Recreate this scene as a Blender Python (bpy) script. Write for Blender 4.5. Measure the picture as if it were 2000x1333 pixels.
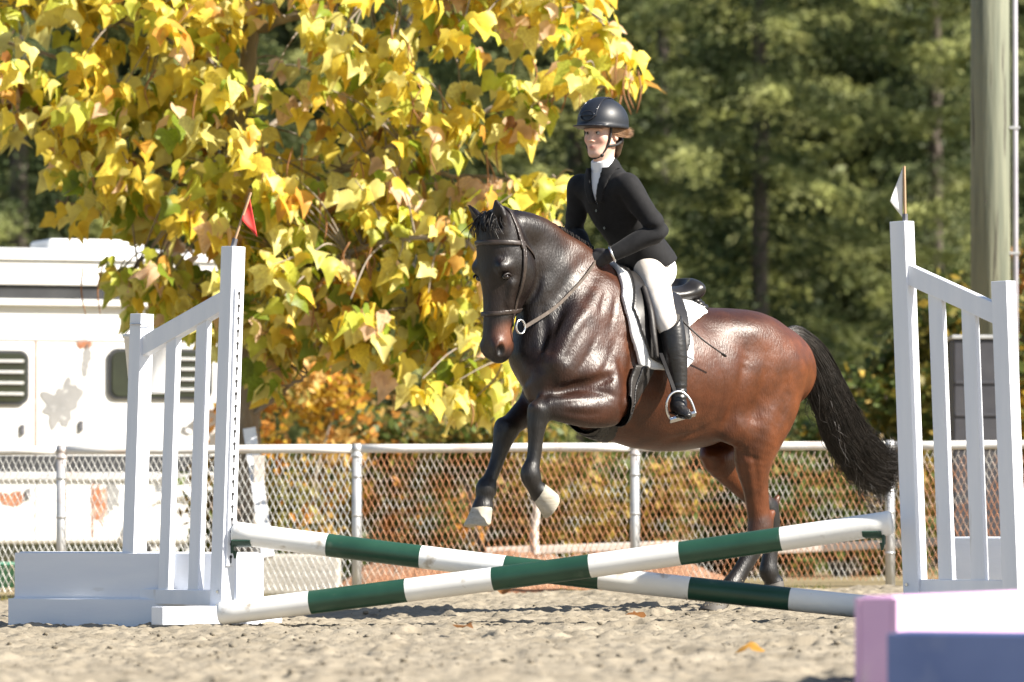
import bpy, bmesh, math, random
import numpy as np
from mathutils import Vector, Matrix
from math import radians, sin, cos, pi

for o in list(bpy.data.objects): bpy.data.objects.remove(o)
SC = bpy.context.scene
COL = SC.collection
random.seed(7)
RNG = np.random.default_rng(7)

# ------------------------------------------------------------------ camera
F = 11070.0                      # focal length in photo pixels (2000 px wide) = a 199 mm lens
CAMZ = 0.55
PITCH = math.atan((988 - 666.5) / F)
cam = bpy.data.cameras.new('camera'); cam_o = bpy.data.objects.new('camera', cam); COL.objects.link(cam_o)
cam.sensor_width = 36; cam.lens = 36 * F / 2000
cam_o.location = (0, 0, CAMZ); cam_o.rotation_euler = (pi / 2 + PITCH, 0, 0)
cam.clip_start = 0.5; cam.clip_end = 2000
cam.dof.use_dof = True; cam.dof.focus_distance = 27.9; cam.dof.aperture_fstop = 4.1
SC.camera = cam_o

# ------------------------------------------------------------------ sky, sun, exposure
SUN_AZ, SUN_EL = radians(68), radians(38)      # azimuth from the camera's side of the scene round to the right
S = Vector((sin(SUN_AZ) * cos(SUN_EL), -cos(SUN_AZ) * cos(SUN_EL), sin(SUN_EL)))
world = bpy.data.worlds.new('World'); SC.world = world; world.use_nodes = True
wn = world.node_tree.nodes; wl = world.node_tree.links
sky = wn.new('ShaderNodeTexSky'); sky.sky_type = 'NISHITA'; sky.sun_disc = False
sky.sun_elevation = SUN_EL; sky.sun_rotation = math.atan2(S.x, S.y)
wl.new(sky.outputs[0], wn['Background'].inputs[0]); wn['Background'].inputs[1].default_value = 0.065
sun = bpy.data.lights.new('sun', 'SUN'); sun.energy = 5.0; sun.angle = radians(0.53); sun.color = (1.0, 0.93, 0.82)
sun_o = bpy.data.objects.new('sun', sun); COL.objects.link(sun_o)
sun_o.rotation_euler = S.to_track_quat('Z', 'Y').to_euler(); sun_o.location = (20, -5, 20)
vs = SC.view_settings
vs.view_transform = 'Standard'; vs.look = 'None'; vs.gamma = 1; vs.exposure = 1.32; vs.use_curve_mapping = False
SC.render.engine = 'CYCLES'
SC.cycles.use_denoising = True
SC.cycles.max_bounces = 5; SC.cycles.diffuse_bounces = 4; SC.cycles.glossy_bounces = 2; SC.cycles.transmission_bounces = 3; SC.cycles.transparent_max_bounces = 6
SC.cycles.caustics_reflective = False; SC.cycles.caustics_refractive = False

# ------------------------------------------------------------------ pixel of the photograph -> point at a real distance
SP, CP = sin(PITCH), cos(PITCH)
CAM = np.array([0, 0, CAMZ])
def ray(px, py):
    x = (px - 1000) / F; y = (666.5 - py) / F
    return np.array([x, CP - y * SP, SP + y * CP])
def P(px, py, d):
    r = ray(px, py); return CAM + r * (d / r[1])
def ground_z(x): return 0.014 * x - 0.005
def G(px, d):                     # ground point under a pixel column at distance d
    x = (px - 1000) / F * d
    return np.array([x, d, ground_z(x)])

# ------------------------------------------------------------------ scene helpers
def tag(o, label=None, cat=None, group=None, kind=None):
    if label: o['label'] = label
    if cat: o['category'] = cat
    if group: o['group'] = group
    if kind: o['kind'] = kind
    return o
def empty(name, loc, label=None, cat=None, group=None):
    o = bpy.data.objects.new(name, None); COL.objects.link(o); o.location = Vector([float(c) for c in loc]); o.empty_display_size = 0.1
    return tag(o, label, cat, group)
def base_of(o):
    b = Vector((0, 0, 0))
    while o is not None:
        b = b + Vector(o.location); o = o.parent
    return np.array(b)
def link(name, me, parent=None, loc=None):
    o = bpy.data.objects.new(name, me); COL.objects.link(o)
    if parent is not None: o.parent = parent
    if loc is not None: o.location = Vector([float(c) for c in loc])
    return o
def mesh_from(name, V, Fc, mats, smooth=False, mi=None, col=None, uv=None):
    me = bpy.data.meshes.new(name)
    V = np.asarray(V, dtype=np.float64).reshape(-1, 3)
    if isinstance(Fc, np.ndarray):
        n = len(Fc); k = Fc.shape[1]
        me.vertices.add(len(V)); me.vertices.foreach_set('co', V.astype(np.float32).ravel())
        me.loops.add(n * k); me.loops.foreach_set('vertex_index', Fc.astype(np.int32).ravel())
        me.polygons.add(n); me.polygons.foreach_set('loop_start', (np.arange(n) * k).astype(np.int32))
        me.update(calc_edges=True); me.validate()
    else:
        me.from_pydata([tuple(v) for v in V], [], [tuple(f) for f in Fc]); me.update()
    for m in (mats if isinstance(mats, (list, tuple)) else [mats]): me.materials.append(m)
    if smooth: me.polygons.foreach_set('use_smooth', np.ones(len(me.polygons), dtype=bool))
    if mi is not None: me.polygons.foreach_set('material_index', np.asarray(mi, dtype=np.int32))
    if col is not None:
        a = me.color_attributes.new('col', 'FLOAT_COLOR', 'POINT')
        c = np.ones((len(me.vertices), 4), dtype=np.float32); c[:, :3] = col
        a.data.foreach_set('color', c.ravel())
    return me
def wobj(name, V, Fc, mats, parent=None, origin=None, **kw):
    """object from world-space vertices; its origin is the parent's base, or `origin`"""
    V = np.asarray(V, dtype=np.float64).reshape(-1, 3)
    b = base_of(parent) if parent is not None else (np.asarray(origin) if origin is not None else np.zeros(3))
    me = mesh_from(name, V - b, Fc, mats, **kw)
    return link(name, me, parent, None if parent is not None else b)

def tube(pts, rad, sides=6, cap=True, closed=False):
    """vertices and quads of a tube through points"""
    pts = np.asarray(pts, float); n = len(pts)
    rad = np.full(n, rad) if np.isscalar(rad) else np.asarray(rad, float)
    T = np.gradient(pts, axis=0) if not closed else (np.roll(pts, -1, 0) - np.roll(pts, 1, 0))
    T /= np.linalg.norm(T, axis=1)[:, None] + 1e-12
    up = np.array([0, 0, 1.0]) if abs(T[0][2]) < 0.9 else np.array([1.0, 0, 0])
    N = np.cross(T[0], up); N /= np.linalg.norm(N)
    V = []; a = np.arange(sides) * 2 * pi / sides; ca = np.cos(a)[:, None]; sa = np.sin(a)[:, None]
    for i in range(n):
        N = N - T[i] * N.dot(T[i]); N /= math.sqrt(N.dot(N)) + 1e-12
        t_ = T[i]; B = np.array([t_[1] * N[2] - t_[2] * N[1], t_[2] * N[0] - t_[0] * N[2], t_[0] * N[1] - t_[1] * N[0]])
        V.append(pts[i] + rad[i] * (ca * N + sa * B))
    V = np.concatenate(V); Fq = []
    m = n if closed else n - 1
    for i in range(m):
        j = (i + 1) % n
        for s in range(sides):
            t = (s + 1) % sides
            Fq.append((i * sides + s, i * sides + t, j * sides + t, j * sides + s))
    if cap and not closed:
        Fq.append(tuple(range(sides - 1, -1, -1))); Fq.append(tuple((n - 1) * sides + s for s in range(sides)))
    return V, Fq
def join(parts):
    V, Fc, k = [], [], 0
    for v, f in parts:
        V.append(np.asarray(v, float)); Fc += [tuple(i + k for i in q) for q in f]; k += len(v)
    return np.concatenate(V), Fc
def smooth_path(pts, n=8):
    pts = np.asarray(pts, float)
    if len(pts) < 3: return np.array([pts[0] + (pts[-1] - pts[0]) * t for t in np.linspace(0, 1, n + 1)])
    Q = np.vstack([2 * pts[0] - pts[1], pts, 2 * pts[-1] - pts[-2]]); out = []
    for i in range(1, len(Q) - 2):
        p0, p1, p2, p3 = Q[i - 1:i + 3]
        for t in np.arange(n) / n:
            out.append(0.5 * (2 * p1 + (p2 - p0) * t + (2 * p0 - 5 * p1 + 4 * p2 - p3) * t * t + (3 * p1 - p0 - 3 * p2 + p3) * t ** 3))
    out.append(pts[-1]); return np.array(out)
def box_me(name, sx, sy, sz, mat, bev=0.004, seg=2, taper=None):
    bm = bmesh.new(); bmesh.ops.create_cube(bm, size=1)
    for v in bm.verts: v.co = Vector((v.co.x * sx, v.co.y * sy, v.co.z * sz))
    if bev: bmesh.ops.bevel(bm, geom=list(bm.edges), offset=bev, segments=seg, profile=0.6, affect='EDGES')
    me = bpy.data.meshes.new(name); bm.to_mesh(me); bm.free(); me.materials.append(mat)
    for p in me.polygons: p.use_smooth = False
    return me
def box_bar(name, a, b, w, h, mat, parent=None, side=None, bev=0.004):
    """a squared timber from a to b; w across `side`, h across the other way"""
    a, b = np.asarray(a, float), np.asarray(b, float); t = b - a; L = np.linalg.norm(t); t = t / L
    s = np.array([1.0, 0, 0]) if side is None else np.asarray(side, float)
    s = s - t * s.dot(t)
    if np.linalg.norm(s) < 1e-6: s = np.array([0, 1.0, 0]) - t * t[1]
    s /= np.linalg.norm(s); n = np.cross(t, s)
    me = box_me(name, w, h, L, mat, bev)
    M = Matrix(((s[0], n[0], t[0]), (s[1], n[1], t[1]), (s[2], n[2], t[2])))
    for v in me.vertices: v.co = M @ v.co
    c = (a + b) / 2
    b0 = base_of(parent) if parent is not None else np.zeros(3)
    return link(name, me, parent, c - b0)

def vnoise(X, Y, seed=0):
    """smooth value noise on arrays"""
    r = np.random.default_rng(seed).random((256, 256)).astype(np.float32)
    xi = np.floor(X).astype(int); yi = np.floor(Y).astype(int); fx = X - xi; fy = Y - yi
    fx = fx * fx * (3 - 2 * fx); fy = fy * fy * (3 - 2 * fy)
    g = lambda a, b: r[a & 255, b & 255]
    return (g(xi, yi) * (1 - fx) + g(xi + 1, yi) * fx) * (1 - fy) + (g(xi, yi + 1) * (1 - fx) + g(xi + 1, yi + 1) * fx) * fy

# ------------------------------------------------------------------ materials
def _set(b, **k):
    for n, v in k.items():
        if n in b.inputs: b.inputs[n].default_value = v
def rgba(c): return (c[0], c[1], c[2], 1.0)
def pm(name, c1, c2=None, scale=6.0, rough=0.6, bump=0.0, bscale=None, metal=0.0, spec=0.5, coat=0.0, coat_rough=0.2,
       stretch=(1, 1, 1), c3=None, s3=None, t3=(0.62, 0.72), sheen=0.0, detail=5.0, bdist=0.01, attr=False, r2=None):
    """procedural material: noise between two colours, an optional third colour in patches, bump from noise"""
    m = bpy.data.materials.new(name); m.use_nodes = True; N = m.node_tree.nodes; L = m.node_tree.links
    b = N['Principled BSDF']; tc = N.new('ShaderNodeTexCoord'); mp = N.new('ShaderNodeMapping'); mp.inputs['Scale'].default_value = stretch
    L.new(tc.outputs['Object'], mp.inputs[0])
    nz = N.new('ShaderNodeTexNoise'); nz.inputs['Scale'].default_value = scale; nz.inputs['Detail'].default_value = detail; L.new(mp.outputs[0], nz.inputs[0])
    ramp = N.new('ShaderNodeValToRGB'); ramp.color_ramp.elements[0].position = 0.3; ramp.color_ramp.elements[1].position = 0.7
    ramp.color_ramp.elements[0].color = rgba(c1); ramp.color_ramp.elements[1].color = rgba(c2 or c1); L.new(nz.outputs[0], ramp.inputs[0])
    out = ramp.outputs[0]
    if attr:
        at = N.new('ShaderNodeAttribute'); at.attribute_name = 'col'
        mx = N.new('ShaderNodeMix'); mx.data_type = 'RGBA'; mx.blend_type = 'MULTIPLY'; mx.inputs[0].default_value = 1
        L.new(at.outputs[0], mx.inputs[6]); L.new(out, mx.inputs[7]); out = mx.outputs[2]
    if c3:
        n3 = N.new('ShaderNodeTexNoise'); n3.inputs['Scale'].default_value = s3 or scale * 0.5; n3.inputs['Detail'].default_value = 6; L.new(mp.outputs[0], n3.inputs[0])
        r3 = N.new('ShaderNodeValToRGB'); r3.color_ramp.elements[0].position = t3[0]; r3.color_ramp.elements[1].position = t3[1]; L.new(n3.outputs[0], r3.inputs[0])
        mx = N.new('ShaderNodeMix'); mx.data_type = 'RGBA'; mx.inputs[7].default_value = rgba(c3)
        L.new(r3.outputs[0], mx.inputs[0]); L.new(out, mx.inputs[6]); out = mx.outputs[2]
    L.new(out, b.inputs['Base Color'])
    _set(b, **{'Roughness': rough, 'Metallic': metal, 'Specular IOR Level': spec, 'Coat Weight': coat, 'Coat Roughness': coat_rough, 'Sheen Weight': sheen})
    if r2 is not None:
        mr = N.new('ShaderNodeMapRange'); mr.inputs[3].default_value = rough; mr.inputs[4].default_value = r2; L.new(nz.outputs[0], mr.inputs[0]); L.new(mr.outputs[0], b.inputs['Roughness'])
    if bump:
        bn = N.new('ShaderNodeTexNoise'); bn.inputs['Scale'].default_value = bscale or scale * 4; bn.inputs['Detail'].default_value = 6; L.new(mp.outputs[0], bn.inputs[0])
        bu = N.new('ShaderNodeBump'); bu.inputs['Strength'].default_value = bump; bu.inputs['Distance'].default_value = bdist
        L.new(bn.outputs[0], bu.inputs['Height']); L.new(bu.outputs[0], b.inputs['Normal'])
    return m
def coat_mat(name):
    m = pm(name, (.56, .56, .56), (1.15, 1.15, 1.15), 11, 0.34, spec=0.44, attr=True, coat=.02, coat_rough=.2, r2=.47)
    N = m.node_tree.nodes; L = m.node_tree.links; b = N['Principled BSDF']; tc = N.new('ShaderNodeTexCoord'); prev = None
    for sc, st, di, dt in (((16, 16, 10), .20, .008, 2), ((125, 125, 40), .62, .0042, 4)):
        mp = N.new('ShaderNodeMapping'); mp.inputs['Scale'].default_value = sc; L.new(tc.outputs['Object'], mp.inputs[0]); nz = N.new('ShaderNodeTexNoise'); nz.inputs['Scale'].default_value = 1; nz.inputs['Detail'].default_value = dt; L.new(mp.outputs[0], nz.inputs[0])
        bu = N.new('ShaderNodeBump'); bu.inputs['Strength'].default_value = st; bu.inputs['Distance'].default_value = di; L.new(nz.outputs[0], bu.inputs['Height'])
        if prev: L.new(prev.outputs[0], bu.inputs['Normal'])
        prev = bu
    L.new(prev.outputs[0], b.inputs['Normal']); return m
def leaf_mat(name, trans=0.45, rough=0.5, tint=(1, 1, 1)):
    m = bpy.data.materials.new(name); m.use_nodes = True; N = m.node_tree.nodes; L = m.node_tree.links
    b = N['Principled BSDF']; at = N.new('ShaderNodeAttribute'); at.attribute_name = 'col'
    tc = N.new('ShaderNodeTexCoord'); nz = N.new('ShaderNodeTexNoise'); nz.inputs['Scale'].default_value = 9; L.new(tc.outputs['Object'], nz.inputs[0])
    r = N.new('ShaderNodeValToRGB'); r.color_ramp.elements[0].position = 0.3; r.color_ramp.elements[1].position = 0.7
    r.color_ramp.elements[0].color = (0.72, 0.66, 0.6, 1); r.color_ramp.elements[1].color = (1.1, 1.1, 1.1, 1); L.new(nz.outputs[0], r.inputs[0])
    mx = N.new('ShaderNodeMix'); mx.data_type = 'RGBA'; mx.blend_type = 'MULTIPLY'; mx.inputs[0].default_value = 1
    L.new(at.outputs[0], mx.inputs[6]); L.new(r.outputs[0], mx.inputs[7]); L.new(mx.outputs[2], b.inputs['Base Color'])
    _set(b, **{'Roughness': rough, 'Specular IOR Level': 0.35})
    t = N.new('ShaderNodeBsdfTranslucent'); L.new(mx.outputs[2], t.inputs[0])
    ms = N.new('ShaderNodeMixShader'); ms.inputs[0].default_value = trans
    L.new(b.outputs[0], ms.inputs[1]); L.new(t.outputs[0], ms.inputs[2]); L.new(ms.outputs[0], N['Material Output'].inputs[0])
    return m
M = {}
M['sand'] = pm('sand', (0.205, 0.176, 0.131), (0.315, 0.276, 0.213), 3.5, 0.95, 0.6, 90, spec=0.1, c3=(0.125, 0.107, 0.078), s3=9, t3=(0.58, 0.75), bdist=0.006)
M['dirt'] = pm('dirt', (0.16, 0.13, 0.07), (0.30, 0.24, 0.14), 1.2, 0.95, 0.4, 30, spec=0.1)
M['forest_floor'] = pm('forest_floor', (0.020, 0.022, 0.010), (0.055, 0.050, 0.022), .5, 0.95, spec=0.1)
M['mulch'] = pm('mulch', (0.20, 0.10, 0.06), (0.36, 0.21, 0.135), 9, 0.95, 0.8, 30, spec=0.1, bdist=0.03)
M['white_paint'] = pm('white_paint', (0.68, 0.715, 0.785), (0.77, 0.79, 0.84), 4, 0.42, 0.25, 26, stretch=(3, 3, 0.35), c3=(0.42, 0.38, 0.33), s3=7, t3=(0.66, 0.78), bdist=0.003)
M['box_paint'] = pm('box_paint', (0.70, 0.73, 0.80), (0.79, 0.81, 0.85), 3, 0.55, 0.3, 24, stretch=(0.3, 1, 3), c3=(0.42, 0.38, 0.32), s3=5, t3=(0.68, 0.82), bdist=0.003)
M['pole_white'] = pm('pole_white', (0.74, 0.74, 0.72), (0.82, 0.82, 0.80), 5, 0.4, 0.2, 20, c3=(0.42, 0.36, 0.28), s3=10, t3=(0.63, 0.74), bdist=0.002)
M['pole_green'] = pm('pole_green', (0.012, 0.050, 0.030), (0.019, 0.070, 0.043), 6, 0.38, 0.25, 20, c3=(0.07, 0.11, 0.075), s3=9, t3=(0.66, 0.8), bdist=0.002)
M['cup_green'] = pm('cup_green', (0.010, 0.045, 0.03), (0.02, 0.06, 0.04), 12, 0.5)
M['galv'] = pm('galvanised', (0.46, 0.47, 0.48), (0.62, 0.62, 0.62), 8, 0.45, 0.1, 40, metal=0.35, c3=(0.42, 0.24, 0.15), s3=3, t3=(0.60, 0.8))
M['rail'] = pm('rail_pipe', (0.60, 0.58, 0.55), (0.78, 0.77, 0.75), 2.5, 0.45, 0.15, 40, c3=(0.50, 0.33, 0.22), s3=2.2, t3=(0.55, 0.72))
M['steel'] = pm('steel', (0.55, 0.55, 0.56), (0.7, 0.7, 0.7), 20, 0.25, metal=0.95)
M['black_hole'] = pm('black_hole', (0.012, 0.012, 0.014), (0.02, 0.02, 0.022), 20, 0.8)
M['bark'] = pm('bark', (0.16, 0.13, 0.10), (0.34, 0.29, 0.23), 7, 0.9, 0.7, 22, stretch=(1, 1, 0.4), bdist=0.02)
M['fir_bark'] = pm('fir_bark', (0.08, 0.06, 0.05), (0.2, 0.165, 0.14), 3, 0.9, 0.6, 12, stretch=(1, 1, 0.3), bdist=0.03)
M['leaf'] = leaf_mat('leaf', 0.56, 0.42)
M['needle'] = leaf_mat('needle', 0.3, 0.6)
M['shrub_leaf'] = leaf_mat('shrub_leaf', 0.35, 0.55)
M['pod'] = pm('pod', (0.22, 0.09, 0.035), (0.34, 0.16, 0.06), 12, 0.7)

# ================================================================== solid modelling by distance fields (bodies, clothes, tack)
def smin(a, b, k):
    h = np.clip(0.5 + 0.5 * (b - a) / k, 0, 1); return b + (a - b) * h - k * h * (1 - h)
def catmull(A, n):
    A = np.asarray(A, float)
    if len(A) == 2: return np.array([A[0] + (A[1] - A[0]) * t for t in np.linspace(0, 1, n + 1)])
    return smooth_path(A, n)
class Field:
    """smooth union of tapered elliptical limbs and ellipsoids; `cut` entries are carved away"""
    def __init__(s): s.prims = []
    def chain(s, pts, side=(0, 1, 0), k=0.03, n=5, cut=False):
        A = catmull([list(p[0]) + [p[1], p[2] if len(p) > 2 else p[1]] for p in pts], n)
        S_ = np.asarray(side, float); segs = []
        for i in range(len(A) - 1):
            a, b = A[i, :3], A[i + 1, :3]; t = b - a; L = np.linalg.norm(t) + 1e-9; t = t / L
            sd = S_ - t * S_.dot(t); nn = np.linalg.norm(sd)
            if nn < 1e-3: sd = np.cross(t, [0.3, 0.5, 0.8]); nn = np.linalg.norm(sd)
            sd = sd / nn; nm = np.cross(t, sd)
            r0 = np.maximum(A[i, 3:], 1e-3); r1 = np.maximum(A[i + 1, 3:], 1e-3)
            segs.append((a, t, L, sd, nm, r0, r1))
        s.prims.append(('c', segs, k, cut)); return s
    def ell(s, c, r, axes=None, k=0.03, cut=False):
        ax = np.eye(3) if axes is None else np.asarray(axes, float)
        s.prims.append(('e', (np.asarray(c, float), np.asarray(r, float), ax), k, cut)); return s
    def clip(s, p, n):                       # keep the side the normal points away from
        s.prims.append(('p', (np.asarray(p, float), np.asarray(n, float) / np.linalg.norm(n)), 0, False)); return s
    def grid(s, lo, hi, h):
        lo, hi = np.asarray(lo, float), np.asarray(hi, float)
        ax = [np.arange(lo[i], hi[i] + h, h) for i in range(3)]
        D = np.full([len(a) for a in ax], 9.0, np.float32)
        def sl(bl, bh):
            out = []
            for i in range(3):
                a = max(0, int((bl[i] - lo[i]) / h)); b = min(len(ax[i]), int((bh[i] - lo[i]) / h) + 2)
                if b <= a: return None
                out.append(slice(a, b))
            return tuple(out)
        def co(q): return ax[0][q[0]].astype(np.float32)[:, None, None], ax[1][q[1]].astype(np.float32)[None, :, None], ax[2][q[2]].astype(np.float32)[None, None, :]
        for ty, dat, k, cut in s.prims:
            mg = max(0.05, k * 1.3)
            if ty == 'c':
                R = max(max(q[5].max(), q[6].max()) for q in dat)
                pts = np.array([q[0] for q in dat] + [dat[-1][0] + dat[-1][1] * dat[-1][2]])
                Q = sl(pts.min(0) - R - mg, pts.max(0) + R + mg)
                if Q is None: continue
                tmp = np.full([q.stop - q.start for q in Q], 9.0, np.float32)
                for (a, t, L, sd, nm, r0, r1) in dat:
                    b = a + t * L; R = max(r0.max(), r1.max())
                    q = sl(np.minimum(a, b) - R - mg, np.maximum(a, b) + R + mg)
                    if q is None: continue
                    X, Y, Z = co(q); X = X - a[0]; Y = Y - a[1]; Z = Z - a[2]
                    e = X * t[0] + Y * t[1] + Z * t[2]; tt = np.clip(e / L, 0, 1); e = e - tt * L
                    ra = r0[0] + (r1[0] - r0[0]) * tt; rb = r0[1] + (r1[1] - r0[1]) * tt
                    u = X * sd[0] + Y * sd[1] + Z * sd[2]; v = X * nm[0] + Y * nm[1] + Z * nm[2]; re = np.minimum(ra, rb)
                    k0 = np.sqrt((u / ra) ** 2 + (v / rb) ** 2 + (e / re) ** 2); k1 = np.sqrt((u / ra ** 2) ** 2 + (v / rb ** 2) ** 2 + (e / re ** 2) ** 2)
                    d = k0 * (k0 - 1) / (k1 + 1e-6); d = np.where(k0 < 0.2, -np.minimum(ra, rb) * 0.8, d)
                    l = tuple(slice(q[i].start - Q[i].start, q[i].stop - Q[i].start) for i in range(3))
                    tmp[l] = np.minimum(tmp[l], d)
                D[Q] = -smin(-D[Q], tmp, k) if cut else smin(D[Q], tmp, k)
            elif ty == 'e':
                c, r, A = dat; R = r.max(); q = sl(c - R - mg, c + R + mg)
                if q is None: continue
                X, Y, Z = co(q); X = X - c[0]; Y = Y - c[1]; Z = Z - c[2]
                w = [X * A[i][0] + Y * A[i][1] + Z * A[i][2] for i in range(3)]
                k0 = np.sqrt(sum((w[i] / r[i]) ** 2 for i in range(3))); k1 = np.sqrt(sum((w[i] / r[i] ** 2) ** 2 for i in range(3)))
                d = k0 * (k0 - 1) / (k1 + 1e-6); d = np.where(k0 < 0.2, -r.min() * 0.8, d)
                D[q] = -smin(-D[q], d, k) if cut else smin(D[q], d, k)
            else:
                p, n = dat; X, Y, Z = co((slice(None),) * 3)
                D = np.maximum(D, (X - p[0]) * n[0] + (Y - p[1]) * n[1] + (Z - p[2]) * n[2]).astype(np.float32)
        return D, ax
def surface(D, ax):
    """surface nets: vertices and quads of the zero level"""
    lo = np.array([a[0] for a in ax]); h = ax[0][1] - ax[0][0]
    ins = D < 0; n = np.array(D.shape) - 1
    cnt = np.zeros(n, np.int8)
    for i in (0, 1):
        for j in (0, 1):
            for k in (0, 1): cnt += ins[i:i + n[0], j:j + n[1], k:k + n[2]]
    cells = np.argwhere((cnt > 0) & (cnt < 8)); idx = -np.ones(n, np.int64); idx[tuple(cells.T)] = np.arange(len(cells))
    acc = np.zeros((len(cells), 3)); num = np.zeros(len(cells)); C8 = [(i, j, k) for i in (0, 1) for j in (0, 1) for k in (0, 1)]
    val = {c: D[cells[:, 0] + c[0], cells[:, 1] + c[1], cells[:, 2] + c[2]].astype(float) for c in C8}
    for a in C8:
        for ax_ in range(3):
            if a[ax_]: continue
            b = list(a); b[ax_] = 1; b = tuple(b); va, vb = val[a], val[b]; m = (va < 0) != (vb < 0)
            t = np.where(m, va / np.where(m, va - vb, 1), 0); pt = np.array(a, float)[None] + t[:, None] * (np.array(b) - np.array(a))[None]
            acc += pt * m[:, None]; num += m
    V = (cells + acc / num[:, None]) * h + lo
    Q = []
    for a in range(3):
        b, c = (a + 1) % 3, (a + 2) % 3
        s0 = [slice(None)] * 3; s1 = [slice(None)] * 3; s0[a] = slice(0, -1); s1[a] = slice(1, None)
        A_, B_ = ins[tuple(s0)], ins[tuple(s1)]
        e = np.argwhere(A_ != B_); e = e[(e[:, b] > 0) & (e[:, c] > 0) & (e[:, b] < n[b]) & (e[:, c] < n[c])]
        def g(db, dc):
            f = e.copy(); f[:, b] -= db; f[:, c] -= dc; return idx[tuple(f.T)]
        q = np.stack([g(1, 1), g(0, 1), g(0, 0), g(1, 0)], 1); fl = ~A_[tuple(e.T)]; q[fl] = q[fl][:, ::-1]; Q.append(q)
    Q = np.concatenate(Q); return V, Q[(Q >= 0).all(1)]
def relax(V, Q, it=1, lam=0.5):
    for _ in range(it):
        s = np.zeros_like(V); c = np.zeros(len(V))
        for i in range(4):
            for j in (1, 3):
                np.add.at(s, Q[:, i], V[Q[:, (i + j) % 4]]); np.add.at(c, Q[:, i], 1)
        V = V + lam * (s / np.maximum(c, 1)[:, None] - V)
    return V
def poly_sd(X, Y, poly):
    """signed distance to a polygon on broadcast arrays (negative inside)"""
    p = np.asarray(poly, float); d = None; ins = None
    for i in range(len(p)):
        a, b = p[i], p[(i + 1) % len(p)]; e = b - a; wx, wy = X - a[0], Y - a[1]
        t = np.clip((wx * e[0] + wy * e[1]) / e.dot(e), 0, 1); dd = (wx - e[0] * t) ** 2 + (wy - e[1] * t) ** 2
        d = dd if d is None else np.minimum(d, dd)
        c = ((a[1] > Y) != (b[1] > Y)) & (X < (b[0] - a[0]) * (Y - a[1]) / (b[1] - a[1] + 1e-12) + a[0])
        ins = c if ins is None else ins ^ c
    d = np.sqrt(d); return np.where(ins, -d, d)


# ================================================================== ground
def ground_height(X, Y):
    base = 0.014 * X - 0.005
    n = 0
    for f, a, sd in ((0.5, .030, 1), (1.7, .022, 2), (4.3, .016, 3), (9.5, .014, 4), (21, .021, 5), (43, .019, 6)):
        n = n + a * (vnoise(X * f + 50, Y * f + 50, sd) - 0.5)
    r = vnoise(X * 7 + 9, Y * 7 + 9, 11); n = n - .034 * np.clip(r - .66, 0, 1) / .34        # hoof-churned pits
    return base + n
def sheet(name, x0, x1, y0, y1, dx, dy, mat, fade=None):
    xs = np.arange(x0, x1 + dx / 2, dx); ys = np.arange(y0, y1 + dy / 2, dy); X, Y = np.meshgrid(xs, ys)
    Z = ground_height(X, Y); rp = np.random.default_rng(5)
    for k in range(150):                                   # hoofprints: a rounded pit with a pushed-up rim
        hx, hy = rp.uniform(-2.6, 2.6), rp.uniform(15, 34); i0, i1 = int((hx - .25 - x0) / dx), int((hx + .25 - x0) / dx); j0, j1 = int((hy - .3 - y0) / dy), int((hy + .3 - y0) / dy)
        q = (slice(j0, j1), slice(i0, i1)); r = np.sqrt((X[q] - hx) ** 2 + ((Y[q] - hy) / 1.25) ** 2) / rp.uniform(.055, .085); a = np.arctan2(Y[q] - hy, X[q] - hx) - rp.uniform(0, 6.28)
        Z[q] += rp.uniform(.4, .8) * (-.036 * np.exp(-(r / .85) ** 4) + .024 * np.exp(-((r - 1.25) / .4) ** 2) * (.6 + .5 * np.cos(a)))
    if fade:
        e = np.minimum.reduce([X - x0, x1 - X, Y - y0, y1 - Y]); w = np.clip(e / fade, 0, 1); Z = Z * w + (0.014 * X - 0.02) * (1 - w)
    V = np.stack([X, Y, Z], -1).reshape(-1, 3); nx, ny = len(xs), len(ys)
    i = np.arange(nx * ny).reshape(ny, nx); Q = np.stack([i[:-1, :-1], i[:-1, 1:], i[1:, 1:], i[1:, :-1]], -1).reshape(-1, 4)
    return wobj(name, V, Q, mat, smooth=True)
arena = sheet('arena_sand', -5.2, 5.2, 13.5, 36.0, .016, .030, M['sand'], fade=.25); tag(arena, kind='structure')
V = []; 
xs = np.linspace(-260, 260, 53); ys = np.concatenate([np.linspace(-60, 12, 7), np.linspace(16, 60, 12), np.linspace(66, 320, 30)])
X, Y = np.meshgrid(xs, ys)
Z = -0.04 + 0.014 * np.clip(X, -8, 8) + np.clip(Y - 62, 0, 300) * 0.03 + np.clip(Y - 138, 0, 90) * .42 + np.clip(Y - 62, 0, 40) / 40 * .5 * (vnoise(X * .08 + 7, Y * .08 + 7, 4) - .5)
V = np.stack([X, Y, Z], -1).reshape(-1, 3); i = np.arange(X.size).reshape(X.shape)
Q = np.stack([i[:-1, :-1], i[:-1, 1:], i[1:, 1:], i[1:, :-1]], -1).reshape(-1, 4)
tag(wobj('ground', V, Q, [M['dirt'], M['forest_floor']], smooth=True, mi=(V[Q].mean(1)[:, 1] > 50).astype(int)), kind='structure')
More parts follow.
